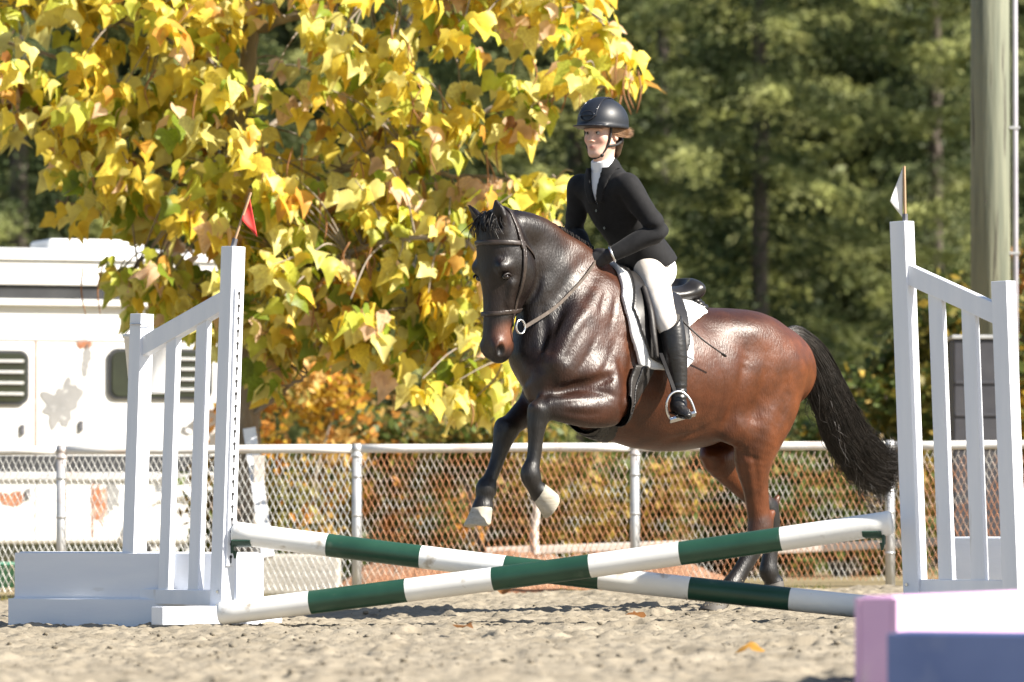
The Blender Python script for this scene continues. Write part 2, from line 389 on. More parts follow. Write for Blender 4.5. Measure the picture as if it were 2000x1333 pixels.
# loose clods and grit on the sand
_t = (1 + 5 ** .5) / 2; ico = np.array([(-1, _t, 0), (1, _t, 0), (-1, -_t, 0), (1, -_t, 0), (0, -1, _t), (0, 1, _t), (0, -1, -_t), (0, 1, -_t), (_t, 0, -1), (_t, 0, 1), (-_t, 0, -1), (-_t, 0, 1)], float) / 1.9
icf = np.array([(0, 11, 5), (0, 5, 1), (0, 1, 7), (0, 7, 10), (0, 10, 11), (1, 5, 9), (5, 11, 4), (11, 10, 2), (10, 7, 6), (7, 1, 8), (3, 9, 4), (3, 4, 2), (3, 2, 6), (3, 6, 8), (3, 8, 9), (4, 9, 5), (2, 4, 11), (6, 2, 10), (8, 6, 7), (9, 8, 1)])
nc = 7000; cy = 14.5 + 20.5 * RNG.random(nc) ** 1.25; cx = RNG.uniform(-1, 1, nc) * (cy * .098); keep = vnoise(cx * 2.1 + 60, cy * 1.4 + 60, 91) > RNG.uniform(.25, .75, nc); cx, cy = cx[keep], cy[keep]; nc = len(cx)
cs = .003 + .010 * RNG.random(nc) ** 4; off = RNG.normal(1, .22, (nc, 12, 1)) * ico[None] * cs[:, None, None] * np.array([1.25, 1.25, .85]); cz = ground_height(cx, cy) + cs * .25
V = (off + np.stack([cx, cy, cz], 1)[:, None, :]).reshape(-1, 3); Q = (icf[None] + 12 * np.arange(nc)[:, None, None]).reshape(-1, 3)
M['clod'] = pm('clod', (0.10, 0.085, 0.06), (0.24, 0.21, 0.165), 5, .95, spec=.1)
tag(wobj('sand_clods', V, Q, M['clod']), 'loose crumbs and clods of sand scattered over the arena', 'sand', kind='stuff')
# grass fringe along the foot of the fence
bl = []; cl = []
for i in range(1500):
    x = RNG.uniform(-3.6, 3.6); y = RNG.normal(36.25, .14)
    if vnoise(np.array([x * 2.2 + 30]), np.array([5.0]), 21)[0] < .50: continue
    z = ground_z(x) - .02; h = RNG.uniform(.02, .075); a = RNG.uniform(0, 2 * pi); w = .004; lean = RNG.normal(0, .03, 2)
    bl.append([(x - w * cos(a), y - w * sin(a), z), (x + w * cos(a), y + w * sin(a), z), (x + lean[0], y + lean[1], z + h)]); cl += [random.choice([(.10, .15, .02), (.22, .22, .04), (.32, .27, .05)])] * 3
bl = np.array(bl).reshape(-1, 3)
tag(wobj('grass', bl, np.arange(len(bl)).reshape(-1, 3), M['shrub_leaf'], col=np.array(cl)), 'sparse yellowing grass tufts along the fence foot', 'grass', kind='stuff')

# ================================================================== the show jump
BETA_L, BETA_R = radians(46), radians(37)
def standard(label, tall_px, tall_top, low_px, low_top, d, beta, bot_tall, bot_low, bar_lo, bar_hi, rail_y, lean, sign, slat_px):
    """one wing of the jump: a tall post, a low post, a sloping bar, a lower rail and two slats; all leaning inwards a little"""
    sx = np.array([cos(beta), -sin(beta), 0]); sn = np.array([-sin(beta), -cos(beta), 0]); W = .083
    lx = math.tan(radians(lean)); shear = lambda p, z0: np.array([p[0] + (p[2] - z0) * lx, p[1], p[2]])
    zb = G(tall_px, d)[2]
    t0 = P(tall_px, 1150, d)                      # the tall post's foot stands at distance d
    def on(px):                                    # distance along the wing for a pixel column at the foot
        k = (px - tall_px) / F * d; return k / (cos(beta) - (px - 1000) / F * sin(beta) * -1)
    base = np.array([t0[0], d, zb])
    root = empty('jump_standard', base, label, 'jump standard', 'wings of the show jump')
    def zat(py): return P(1000, py, d)[2]
    def at(s, py): return base * [1, 1, 0] + sx * s + np.array([0, 0, zat(py)])
    def L_(p): return shear(p, zb)
    sl = on(low_px)
    box_bar('tall_post', L_(at(0, bot_tall)), L_(at(0, tall_top)), W, W, M['white_paint'], root, sx)
    box_bar('low_post', L_(at(sl, bot_low)), L_(at(sl, low_top)), W, W, M['white_paint'], root, sx)
    g = .5 * W * (1 if sl < 0 else -1)
    a, b = L_(at(sl + g, bar_lo)), L_(at(-g, bar_hi)); dr = (b - a) / np.linalg.norm(b - a)
    box_bar('sloping_bar', a - dr * .02, b + dr * .02, .055, .090, M['white_paint'], root, sn)
    box_bar('lower_rail', L_(at(sl + g, rail_y)), L_(at(-g, rail_y)), .05, .072, M['white_paint'], root, sn)
    for px, yt in slat_px:
        s = on(px); box_bar('slat', L_(at(s, rail_y - 12)), L_(at(s, yt)), .074, .036, M['white_paint'], root, sx, .003)
    return root, sx, sn, base, at, L_, sl
WL = standard('tall white wing standard with the red flag, left of the crossed poles', 432, 482, 258, 607, 27.0, BETA_L, 1191, 1217, 671, 588, 1168, 1.75, 1, [(322, 655), (380, 620)])
WR = standard('white wing standard carrying the white flag, right of the crossed poles', 1790, 433, 1984, 555, 26.2, BETA_R, 1168, 1172, 617, 538, 1147, -2.0, -1, [(1853, 570), (1917, 605)])
# feet, keyhole tracks, bolts
def fittings(Wg, foot_dir, track_side, key0, key1, nkeys):
    root, sx, sn, base, at, L_, sl = Wg
    z = base[2]
    f0 = base + sn * -.12; box_bar('foot', f0 + [0, 0, .055], base + sn * .40 + [0, 0, .055], .083, .085, M['white_paint'], root, sx)
    f1 = base + sx * sl; box_bar('foot', f1 + sn * -.30 + [0, 0, .05], f1 + sn * -.044 + [0, 0, .05], .083, .085, M['white_paint'], root, sx)
    o = sx * (.0415 + .006) * track_side
    tr = box_bar('keyhole_track', L_(at(0, key1 + 14) + o), L_(at(0, key0 - 14) + o), .012, .046, M['white_paint'], root, sx, .002)
    oo = sx * (.0415 + .0128) * track_side
    zz = np.linspace(at(0, key0)[2], at(0, key1)[2], nkeys); ang = np.linspace(0, 2 * pi, 11)[:-1]
    kv = [(.0085 * cos(a), .0085 * sin(a) + .008) for a in ang if not (1.2 * pi < a < 1.8 * pi)]
    outline = [(.0085 * cos(a), .010 + .0085 * sin(a)) for a in np.linspace(-.35 * pi, 1.35 * pi, 9)] + [(-.0035, -.020), (.0035, -.020)]
    b0 = base_of(root)
    V = [oo * 0 + sn * x + np.array([0, 0, y]) for x, y in outline]; V2 = [v + sx * .0012 * track_side for v in V]; n = len(V)
    me = mesh_from('keyhole', V + V2, [tuple(range(n)), tuple(range(2 * n - 1, n - 1, -1))] + [(i, (i + 1) % n, n + (i + 1) % n, n + i) for i in range(n)], M['black_hole'])
    bt = base_of(tr)
    for q in zz:
        p = L_(np.array([base[0] + oo[0], base[1] + oo[1], q])); k = link('keyhole', me, tr, p - bt)
    for q in (.10, .165):
        c = L_(base + np.array([0, 0, q])) + sn * .0425 + sx * .018 * track_side
        V, Fq = tube([c, c + sn * .006], .0075, 8); wobj('bolt', V, Fq, M['steel'], root)
    c = L_(base + sx * sl + np.array([0, 0, .06])) + sn * .0425; V, Fq = tube([c, c + sn * .006], .0075, 8); wobj('bolt', V, Fq, M['steel'], root)
fittings(WL, 1, 1, 578, 1092, 22)
fittings(WR, 1, -1, 540, 1090, 22)
# poles
def pole(label, a, b, r, bands):
    a, b = np.asarray(a), np.asarray(b); n = 28; t = (b - a) / np.linalg.norm(b - a); s = np.cross(t, [0, 0, 1]); s /= np.linalg.norm(s); u = np.cross(s, t)
    cuts = sorted(set([0, .004] + list(bands) + [.996, 1])); st = []
    for i in range(len(cuts) - 1):
        k = 6 if cuts[i + 1] - cuts[i] > .05 else 1
        st += list(np.linspace(cuts[i], cuts[i + 1], k, endpoint=False))
    st.append(1.0); V = []; root_r = r
    for q in st:
        rr = r * (.86 if q in (0, 1.0) else 1.0); sag = -.012 * 4 * q * (1 - q)
        for i in range(n):
            w = 2 * pi * i / n; V.append(a + (b - a) * q + u * sag + rr * (cos(w) * s + sin(w) * u))
    Fq, mi = [], []
    for j in range(len(st) - 1):
        mid = (st[j] + st[j + 1]) / 2; g = sum(1 for c in bands if c < mid) % 2
        for i in range(n): Fq.append((j * n + i, j * n + (i + 1) % n, (j + 1) * n + (i + 1) % n, (j + 1) * n + i)); mi.append(g)
    Fq += [tuple(range(n - 1, -1, -1)), tuple((len(st) - 1) * n + i for i in range(n))]; mi += [0, 0]
    o = wobj('jump_pole', V, Fq, [M['pole_white'], M['pole_green']], origin=a, smooth=True, mi=mi)
    return tag(o, label, 'jump pole', 'striped poles of the cross rail')
pa, pb = P(428, 1199, 26.72), P(1742, 1021, 26.1)
pole('green and white striped pole rising to the right standard, in front at the cross', pa, pb, .0555, [(x - 428) / 1314 for x in (610, 800, 970, 1160, 1335, 1530)])
qa, qb = P(456, 1041, 26.98), P(1730, 1190, 26.32)
pole('green and white striped pole hung at the left standard, passing behind the other', qa, qb, .0545, [(x - 456) / 1274 for x in (645, 830, 995, 1180, 1355, 1548)])
def cup(label, c, dr, wing):
    root = empty('jump_cup', c, label, 'jump cup', 'cups that hold the poles')
    n = 14; V = []; dr = np.asarray(dr, float); dr /= np.linalg.norm(dr); s = np.cross(dr, [0, 0, 1.0]); s /= np.linalg.norm(s)
    for j, x in enumerate((-.015, .075)):
        for rr in (.058, .066):
            for i in range(n + 1):
                w = pi * 1.18 + (pi * .64) * i / n; V.append(np.asarray(c) + dr * x + rr * (cos(w) * s + sin(w) * np.array([0, 0, 1])))
    m_ = n + 1; Fq = []
    for i in range(n):
        Fq += [(i, i + 1, 2 * m_ + i + 1, 2 * m_ + i), (m_ + i, m_ + i + 1, 3 * m_ + i + 1, 3 * m_ + i), (i, i + 1, m_ + i + 1, m_ + i), (2 * m_ + i, 2 * m_ + i + 1, 3 * m_ + i + 1, 3 * m_ + i)]
    Fq += [(0, m_, 3 * m_, 2 * m_), (n, m_ + n, 3 * m_ + n, 2 * m_ + n)]
    wobj('cradle', V, Fq, M['cup_green'], root)
    box_bar('back_plate', np.asarray(c) - dr * .020 - [0, 0, .095], np.asarray(c) - dr * .020 + [0, 0, .0], .012, .05, M['cup_green'], root, dr, .002)
    p = np.asarray(c) - dr * .012 - np.array([0, 0, .085]); V, Fq = tube([p, p + s * .0 - np.array([0, 0, .035])], [.014, .005], 8); wobj('pin', V, Fq, M['cup_green'], root)
cup('green metal cup under the pole end at the left standard', qa + (qb - qa) * .006, (qb - qa) * [1, 1, 0], WL)
cup('green metal cup under the pole end at the right standard', pb + (pa - pb) * .018, (pa - pb) * [1, 1, 0], WR)
# flags
M['flag_red'] = pm('flag_red', (.55, .03, .025), (.68, .06, .045), 12, .7)
M['flag_white'] = pm('flag_white', (.72, .71, .70), (.8, .8, .78), 12, .7)
M['dowel'] = pm('dowel', (.36, .22, .13), (.5, .34, .2), 20, .7, stretch=(1, 1, .2))
def flag(label, base, tip, tri, mat, d, clipw):
    b, t = P(*base, d), P(*tip, d); root = empty('marker_flag', b, label, 'flag', 'marker flags on the jump')
    V, Fq = tube([b, t], .0065, 8); wobj('stick', V, Fq, M['dowel'], root)
    p = [P(x, y, d) for x, y in tri]; n = 8; V = []; idx = {}
    for i in range(n + 1):
        for j in range(n + 1 - i):
            a, c = i / n, j / n; q = p[0] * (1 - a - c) + p[1] * a + p[2] * c; q = q + np.array([0, .014 * sin(4.5 * a + 2 * c) * (a + .3), 0]); idx[i, j] = len(V); V.append(q)
    Fq = []
    for i in range(n):
        for j in range(n - i):
            Fq.append((idx[i, j], idx[i + 1, j], idx[i, j + 1]))
            if j < n - i - 1: Fq.append((idx[i + 1, j], idx[i + 1, j + 1], idx[i, j + 1]))
    o = wobj('cloth', V, Fq, mat, root, smooth=True)
    md = o.modifiers.new('thick', 'SOLIDIFY'); md.thickness = .0015
    V, Fq = tube([b - np.array([0, 0, .012]), b + (t - b) * .13], .013, 8); wobj('clip', V, Fq, M['galv_dark'], root)
M['galv_dark'] = pm('clip_metal', (.10, .10, .12), (.2, .2, .22), 20, .5, metal=.4)
wl_top = 27.0
flag('small red triangular flag on a wooden stick atop the left standard', (455, 480), (490, 376), [(487, 382), (472, 430), (503, 464)], M['flag_red'], 26.98, 1)
flag('small white triangular flag on a stick atop the right standard', (1768, 432), (1766, 325), [(1763, 328), (1738, 394), (1763, 425)], M['flag_white'], 26.18, 1)

# ------------------------------------------------------------------ white fill boxes under the wings
def plank_box(name, label, c, L, D, Hh, yaw, mat, planks=1, group=None, lid=True):
    root = empty(name, c, label, name.split('_')[-1] if name != 'fill_box' else 'box', group); R = np.array([[cos(yaw), -sin(yaw), 0], [sin(yaw), cos(yaw), 0], [0, 0, 1]])
    ex, ey = R[:, 0], R[:, 1]; c = np.asarray(c, float); h = Hh / planks; tk = .019
    for i in range(planks):
        z = c + np.array([0, 0, h * (i + .5)])
        for s_ in (-1, 1):
            q = z + ey * s_ * (D / 2 - tk / 2); box_bar('board', q - ex * L / 2, q + ex * L / 2, tk, h - .003, mat, root, ey, .002)
            q = z + ex * s_ * (L / 2 - tk / 2 - .001); box_bar('end_board', q - ey * (D / 2 - tk - .001), q + ey * (D / 2 - tk - .001), tk, h - .003, mat, root, ex, .002)
    if lid:
        q = c + np.array([0, 0, Hh - tk / 2 + .004]); box_bar('lid', q - ex * (L / 2 - tk), q + ex * (L / 2 - tk), D - 2 * tk, tk, mat, root, ey, .002)
    return root
d0 = 27.55; z0 = G(250, d0)[2]
c = P(282, 1200, d0); plank_box('fill_box', 'long low white box base standing behind the left standard', (c[0], d0, z0 - .02), 1.33, .36, .150, radians(-27), M['box_paint'], 1, 'white fill boxes')
c = P(270, 1200, d0); plank_box('fill_box', 'upper white wooden box stacked on the long base behind the left standard', (c[0], d0, z0 + .1325), 1.25, .26, .220, radians(-27), M['box_paint'], 1, 'white fill boxes')
d1 = 27.0; c = P(1950, 1200, d1); plank_box('fill_box', 'white wooden box seen between the slats of the right standard', (c[0], d1, G(1950, d1)[2]), .46, .3, .37, radians(-32), M['box_paint'], 1, 'white fill boxes')
# foreground boxes
M['pink_paint'] = pm('pink_paint', (.66, .40, .62), (.74, .48, .68), 4, .5, .2, 30, bdist=.002, c3=(.78, .58, .66), s3=4)
M['blue_paint'] = pm('blue_paint', (.12, .175, .37), (.16, .22, .43), 4, .5, .2, 30, bdist=.002, c3=(.24, .29, .46), s3=5, t3=(.6, .8))
dp = 16.9; k = P(1752, 1168, dp); yw = radians(66)
ex, ey = np.array([cos(yw), sin(yw), 0]), np.array([-sin(yw), cos(yw), 0]); Lp, Dp = 2.2, .135
cc = k + ex * Lp / 2 + ey * Dp / 2
zt = k[2]; zg = ground_z(k[0]) - .03
plank_box('jump_box', 'pink wooden jump box at the right edge of the foreground', (cc[0], cc[1], zg), Lp, Dp, zt - zg, yw, M['pink_paint'], 1, 'painted boxes in the foreground')
db = 15.9; k = P(1714, 1238, db); zt = k[2]; yw = radians(-26)
ex, ey = np.array([cos(yw), sin(yw), 0]), np.array([-sin(yw), cos(yw), 0]); cc = k + ex * .8 + ey * .15
plank_box('jump_box', 'blue wooden jump box nearest the camera at the lower right corner', (cc[0], cc[1], ground_z(k[0]) - .03), 1.6, .16, zt - ground_z(k[0]) + .03, yw, M['blue_paint'], 1, 'painted boxes in the foreground')
# bucket hanging behind the low post
M['bucket'] = pm('bucket_plastic', (.70, .70, .69), (.78, .78, .77), 5, .4, c3=(.5, .46, .4), s3=6, t3=(.66, .8))
bd = 27.78; bc = P(297, 770, bd); root = empty('bucket', bc, 'white plastic bucket hanging by a wire behind the low post', 'bucket')
n = 24; V = []; prof = [(0, .001), (0, .108), (.012, .112), (.275, .138), (.275, .146), (.292, .146), (.292, .136), (.02, .106), (.02, .001)]
for z, r in prof:
    for i in range(n): V.append(bc + np.array([r * cos(2 * pi * i / n), r * sin(2 * pi * i / n), z]))
wobj('pail', V, [(j * n + i, j * n + (i + 1) % n, (j + 1) * n + (i + 1) % n, (j + 1) * n + i) for j in range(len(prof) - 1) for i in range(n)], M['bucket'], root, smooth=True)
w0 = WL[5](WL[4](WL[6], 628)); ws = [bc + np.array([-.14, 0, .28])] + [w0 + np.array([-.05 , .05, 0]), w0 + WL[2] * .047 + WL[1] * -.03, w0 + WL[2] * .047 + WL[1] * .03, w0 + WL[1] * .047 + [0, 0, -.01]] + [bc + np.array([.14, 0, .28])]
V, Fq = tube(smooth_path(ws, 6), .0028, 6); wobj('bail_wire', V, Fq, M['steel'], root)

# ================================================================== the chain-link fence
FD = 36.4
fence = empty('chain_link_fence', (0, FD, 0), 'low rusty chain-link fence with white top rail behind the jump', 'fence')
def fz(px, py): return P(px, py, FD)
posts = [-420, 120, 697, 1240, 1738, 2260]
rail_y = lambda px: 881 - 0.006 * px
m_wire = pm('chain_wire', (.48, .48, .46), (.40, .35, .30), 3, .45, metal=.25, c3=(.42, .19, .09), s3=4.5, t3=(.40, .56), stretch=(1, 1, 1.6))
m_wire_pale = pm('chain_wire_pale', (.46, .46, .45), (.54, .54, .53), 3, .45, metal=.25, c3=(.45, .30, .2), s3=3, t3=(.60, .75))
for i, px in enumerate(posts):
    a = G(px, FD); top = fz(px, rail_y(px) + 5)
    V, Fq = tube([a + [0, 0, -.1], top], .032, 14); p = wobj('post', V, Fq, M['galv'] if i != 1 else M['galv'], fence, smooth=True)
    for dy in (14, 54, 130, 210):
        c = fz(px, rail_y(px) + dy); V, Fq = tube([c + [0, 0, -.008], c + [0, 0, .008]], .0355, 14); wobj('band', V, Fq, M['galv'], p, smooth=True)
    c = fz(px, rail_y(px)); V, Fq = tube([c - [.025, 0, 0], c + [.025, 0, 0]], .034, 12); wobj('rail_cap', V, Fq, M['galv'], p, smooth=True)
for i in range(len(posts) - 1):
    x0, x1 = posts[i], posts[i + 1]; a, b = fz(x0, rail_y(x0)), fz(x1, rail_y(x1))
    pts = [a + (b - a) * t + np.array([0, 0, .002 * sin(t * 9 + i)]) for t in np.linspace(0, 1, 7)]
    V, Fq = tube(pts, .028, 12); wobj('top_rail', V, Fq, M['rail'], fence, smooth=True)
    w, hh_ = .0198, .0425; nx = int((b[0] - a[0] - .07) / w); top = -.055; parts = []
    for cidx in range(nx):
        x = a[0] + .035 + cidx * w; zt = a[2] + (b[2] - a[2]) * cidx / nx + top; zb = ground_z(x) + .015; nr = int((zt - zb) / hh_); pts = []
        wob = RNG.normal(0, .0015)
        for j in range(nr + 1):
            pts.append((x + (w * .97 if (j + cidx) % 2 else -w * .03) + wob + .003 * sin(j * .35 + cidx * .025), FD - .037 + (.003 if j % 2 else -.003), zt - j * hh_ + .004 * sin(cidx * .21 + j * .1)))
        pts.insert(0, (pts[0][0] + w * (.4 if cidx % 2 == 0 else -.4) * (1 if cidx % 2 == 0 else -1), pts[0][1], pts[0][2] + hh_ * .55))
        parts.append(tube(pts, .0025, 4, cap=False))
    V, Fq = join(parts); o = wobj('chain_link_mesh', V, Fq, m_wire_pale if i == 0 or i == 1 else m_wire, fence); o['kind'] = 'stuff'
# ================================================================== the horse
HD, TH = 28.75, radians(40)                      # distance, and how far the horse is turned towards the camera
_c, _s = cos(TH), sin(TH)
HF = np.array([-_c, -_s, 0]); HL = np.array([_s, -_c, 0])      # forward, and the horse's left
HO = P(1290, 700, HD); HO[2] = 0
HS = F / HD
def to_w(q): q = np.atleast_2d(q); return HO + q[:, :1] * HF + q[:, 1:2] * HL + q[:, 2:3] * np.array([0, 0, 1.0])
def H(px, py, v=0.0):
    """horse-frame point (forward, left, up) seen at a pixel, lying v to the left of the middle plane"""
    r = ray(px, py); t = (v - (CAM - HO).dot(HL)) / r.dot(HL); w = CAM + r * t
    return np.array([(w - HO).dot(HF), v, w[2]])
m = lambda px: px / HS                             # pixels at the horse -> metres
horse_f = Field()
def rings(L):
    out = []
    for px, ty, by, w in L:
        a, b = H(px, ty), H(px, by); out.append(((a + b) / 2, w, (a[2] - b[2]) / 2))
    return out
horse_f.chain(rings([(1062, 640, 778, .15), (1100, 585, 806, .20), (1150, 556, 830, .235), (1200, 556, 858, .265), (1260, 580, 878, .295), (1320, 598, 882, .31),
                     (1380, 601, 868, .305), (1430, 604, 845, .29), (1480, 622, 820, .265), (1515, 645, 800, .22), (1536, 680, 770, .14)]), k=.02, n=12)
horse_f.chain([(H(1120, 505), .045), (H(1190, 572), .06, .10), (H(1255, 606), .09, .09), (H(1330, 622), .10, .07)], k=.09)      # withers and back
# neck
horse_f.chain([(H(1170, 675, .0), .21, .36), (H(1116, 600, .0), .155, .272), (H(1070, 536, .0), .108, .200), (H(1028, 482, .0), .080, .160), (H(992, 465, .01), .070, .115)], k=.10, n=12)
horse_f.chain([(H(1045, 575, .0), .075, .085), (H(1046, 625, .0), .09, .095), (H(1046, 690, .0), .12, .12)], k=.08, n=8)    # throat to breast
horse_f.chain([(H(1160, 522), .05), (H(1110, 483), .042), (H(1060, 453, .01), .042), (H(1010, 440, .02), .048)], k=.08)    # crest
# head: frame of its own
HA = radians(4)
hn = np.array([cos(HA), sin(HA), 0]); hl = np.array([-sin(HA), cos(HA), 0]); hd = np.array([-.055, 0, -1.0]); hd /= np.linalg.norm(hd)
hn = hn - hd * hn.dot(hd); hn /= np.linalg.norm(hn)
HP = H(940, 438, .03)
def hh(t, back, lat=0.0): return HP + hd * t - hn * back + hl * lat
head_f = Field()
head_f.chain([(hh(.0, .11), .080, .10), (hh(.08, .125), .108, .125), (hh(.17, .145), .118, .145), (hh(.26, .152), .102, .152), (hh(.34, .135), .086, .131), (hh(.43, .098), .070, .093),
              (hh(.51, .083), .064, .079), (hh(.58, .080), .067, .078), (hh(.635, .080), .058, .062)], side=hl, k=.02, n=10)
for sg in (1, -1):
    head_f.ell(hh(.235, .180, .066 * sg), (.054, .118, .098), axes=[hl, hd, hn], k=.045)            # cheek
    head_f.ell(hh(.215, .052, .092 * sg), (.022, .032, .036), axes=[hl, hd, hn], k=.04)           # brow over the eye
    head_f.ell(hh(.268, .060, .113 * sg), (.018, .024, .028), axes=[hl, hd, hn], k=.02, cut=True)  # eye socket
    head_f.chain([(hh(.30, .10, .094 * sg), .014), (hh(.40, .09, .074 * sg), .010)], k=.03)         # facial crest
    head_f.ell(hh(.615, .040, .044 * sg), (.032, .044, .036), axes=[hl, hd, hn], k=.03)           # nostril rim
    head_f.ell(hh(.628, .036, .070 * sg), (.028, .034, .022), axes=[hl, hd, hn], k=.012, cut=True)
    # ears
    if sg > 0: eb, em, et = hh(.035, .075, .058), hh(-.05, .062, .066), hh(-.115, .05, .058)
    else: eb, em, et = hh(.035, .075, -.058), hh(-.04, .06, -.092), hh(-.10, .045, -.135)
    head_f.chain([(eb, .040, .034), (em, .038, .026), (et, .008, .008)], side=(hl - .4 * hn * sg), k=.025)
    off = hn * .026 + hl * .012 * sg
    head_f.chain([(eb + off - hd * .02, .018, .016), (em + off, .020, .018), (et + off * .6, .004, .004)], side=hl, k=.008, cut=True)
head_f.ell(hh(.645, .090), (.044, .028, .040), axes=[hl, hd, hn], k=.03)                         # lips and chin
head_f.ell(hh(.615, .140), (.036, .034, .028), axes=[hl, hd, hn], k=.03)
head_f.chain([(hh(.615, .11, .066), .006), (hh(.575, .135, .068), .005)], k=.012, cut=True)            # mouth corner
horse_f.prims += [(a, b, .018 if i == 0 else c, d) for i, (a, b, c, d) in enumerate(head_f.prims)]
horse_f.chain([(hh(.12, .255, .105), .010), (hh(.18, .292, .105), .017), (hh(.25, .305, .095), .020), (hh(.33, .290, .075), .020), (hh(.40, .25, .05), .015)], k=.018, cut=True)   # behind the jaw
# shoulders, chest, haunches
for sg in (1, -1):
    horse_f.chain([(H(1185, 575, .10 * sg), .05, .09), (H(1140, 650, .185 * sg), .055, .13), (H(1090, 715, .17 * sg), .075, .11)], k=.07)
    horse_f.ell(H(1160, 742, .185 * sg), (.20, .075, .17), k=.11)                                  # triceps
    horse_f.ell(H(1062, 748, .09 * sg), (.10, .105, .13), k=.07)                                 # breast
    horse_f.ell(H(1480, 705, .13 * sg), (.22, .16, .20), k=.09)                                  # haunch
    horse_f.ell(H(1440, 648, .15 * sg), (.17, .09, .06), k=.13)                                  # point of the hip
leg_lower = []
def leg(pts, v, k=.05):
    A = [(H(a, b, v + (c[2] if len(c) > 2 else 0)), c[0] * g_, c[1] * g_) for (a, b, c), g_ in zip(pts, [1.0] * (len(pts) - 8) + [1.04, 1.10] + [1.18] * 6)]
    horse_f.chain(A, k=k, n=4); return A
LF = leg([(1158, 735, (.10, .13, .03)), (1192, 788, (.085, .108, .075)), (1150, 800, (.075, .092, .075)), (1106, 799, (.062, .074, .055)), (1074, 797, (.050, .060, .025)), (1054, 806, (.052, .058)), (1048, 832, (.038, .043)),
          (1045, 868, (.028, .029)), (1041, 902, (.029, .030)), (1036, 927, (.040, .046)), (1044, 950, (.033, .036)), (1056, 964, (.042, .046))], .175)
RF = leg([(1078, 735, (.10, .12)), (1058, 775, (.075, .095)), (1030, 802, (.06, .075)), (1003, 826, (.048, .056)), (988, 842, (.052, .058)), (979, 872, (.034, .040)), (968, 908, (.028, .029)), (957, 936, (.029, .031)),
          (950, 954, (.041, .047)), (946, 974, (.034, .037)), (943, 993, (.042, .048))], -.15)
LH = leg([(1505, 715, (.13, .20)), (1502, 780, (.125, .185, .02)), (1482, 842, (.110, .155, .03)), (1471, 900, (.082, .110, .02)), (1475, 950, (.058, .076, .01)), (1481, 1000, (.047, .062)), (1484, 1032, (.049, .066)), (1475, 1062, (.038, .048)),
          (1458, 1098, (.031, .038)), (1440, 1128, (.034, .040)), (1428, 1146, (.039, .045)), (1414, 1162, (.034, .037)), (1404, 1174, (.043, .05))], .16)
RH = leg([(1450, 760, (.12, .20)), (1425, 830, (.11, .17)), (1405, 880, (.09, .125)), (1432, 925, (.062, .085)), (1466, 964, (.048, .060)), (1497, 994, (.045, .058)), (1505, 1030, (.037, .045)),
          (1505, 1070, (.031, .037)), (1502, 1100, (.033, .040)), (1501, 1116, (.038, .045)), (1507, 1132, (.034, .036)), (1512, 1140, (.042, .046))], -.15)
horse_f.chain([(H(1508, 1002, .16), .018), (H(1492, 1035, .16), .024)], k=.03)                    # points of the hocks
horse_f.chain([(H(1519, 972, -.15), .018), (H(1506, 998, -.15), .024)], k=.03)
horse_f.ell(H(1432, 832, .20), (.095, .062, .095), k=.06)                                          # stifle
for c_, r_ in ((H(1045, 797, .18), (.034, .042, .034)), (H(1064, 816, .18), (.026, .036, .026)), (H(1031, 926, .175), (.028, .036, .030)), (H(1047, 933, .175), (.024, .032, .026)), (H(1056, 960, .175), (.040, .044, .022)),
               (H(981, 830, -.15), (.034, .044, .038)), (H(1000, 846, -.15), (.026, .036, .028)), (H(945, 954, -.15), (.030, .037, .032)), (H(960, 962, -.15), (.024, .032, .026)), (H(943, 990, -.15), (.042, .046, .02)),
               (H(1478, 1020, .16), (.034, .046, .05)), (H(1423, 1146, .16), (.030, .037, .032)), (H(1438, 1152, .16), (.024, .032, .026)), (H(1497, 1116, -.15), (.030, .037, .032)), (H(1512, 1120, -.15), (.022, .03, .024))): horse_f.ell(c_, r_, k=.010)   # joints
for A, sgn in ((LF, 1), (RF, 1)):                                                                  # knee bone
    horse_f.ell(A[5 if A is LF else 4][0], (.05, .046, .052), k=.02)
horse_f.ell(H(1425, 862, 0), (.10, .17, .05), k=.08, cut=True)                                    # the hollow between the hind legs
def tendon(A, i0, i1, off):                                                                        # flexor tendons and the swell behind the fetlock
    pts = [(A[i][0] + np.array([-off, 0, 0.0]) + (0 if i > i0 else np.array([.012, 0, 0])), .017, .015) for i in range(i0, i1 + 1)]; horse_f.chain(pts, k=.010, n=4); horse_f.ell(A[i1][0] + np.array([-.030, 0, -.006]), (.022, .028, .026), k=.012)
tendon(LF, 6, 9, .030); tendon(RF, 5, 8, .030); tendon(LH, 7, 10, .032); tendon(RH, 6, 9, .032)
for A, i in ((LF, 5), (RF, 4)):
    for sg in (1, -1): horse_f.ell(A[i][0] + np.array([.018, .034 * sg, .012]), (.026, .016, .03), k=.010)
pass
HLO, HHI, HV = np.array([-1.05, -.42, -.05]), np.array([1.5, .50, 2.25]), .009
HDg, Hax = horse_f.grid(HLO, HHI, HV)
def n3(ax, f, sd):
    r = np.random.default_rng(sd); X, Y, Z = ax[0][:, None], ax[1][None, :], ax[2].astype(np.float32)[None, None, :]; o = np.zeros([len(a) for a in ax], np.float32)
    for i in range(7):
        k = r.normal(size=3); k = k / np.linalg.norm(k) * f * r.uniform(.6, 1.5); q = X * k[0] + Y * k[1] + r.uniform(0, 6.28)
        o += np.sin(q).astype(np.float32)[:, :, None] * np.cos(Z * k[2]); o += np.cos(q).astype(np.float32)[:, :, None] * np.sin(Z * k[2])
    return o / np.float32(7)
HDg = HDg + .0045 * n3(Hax, 15, 1) + .0022 * n3(Hax, 36, 2)
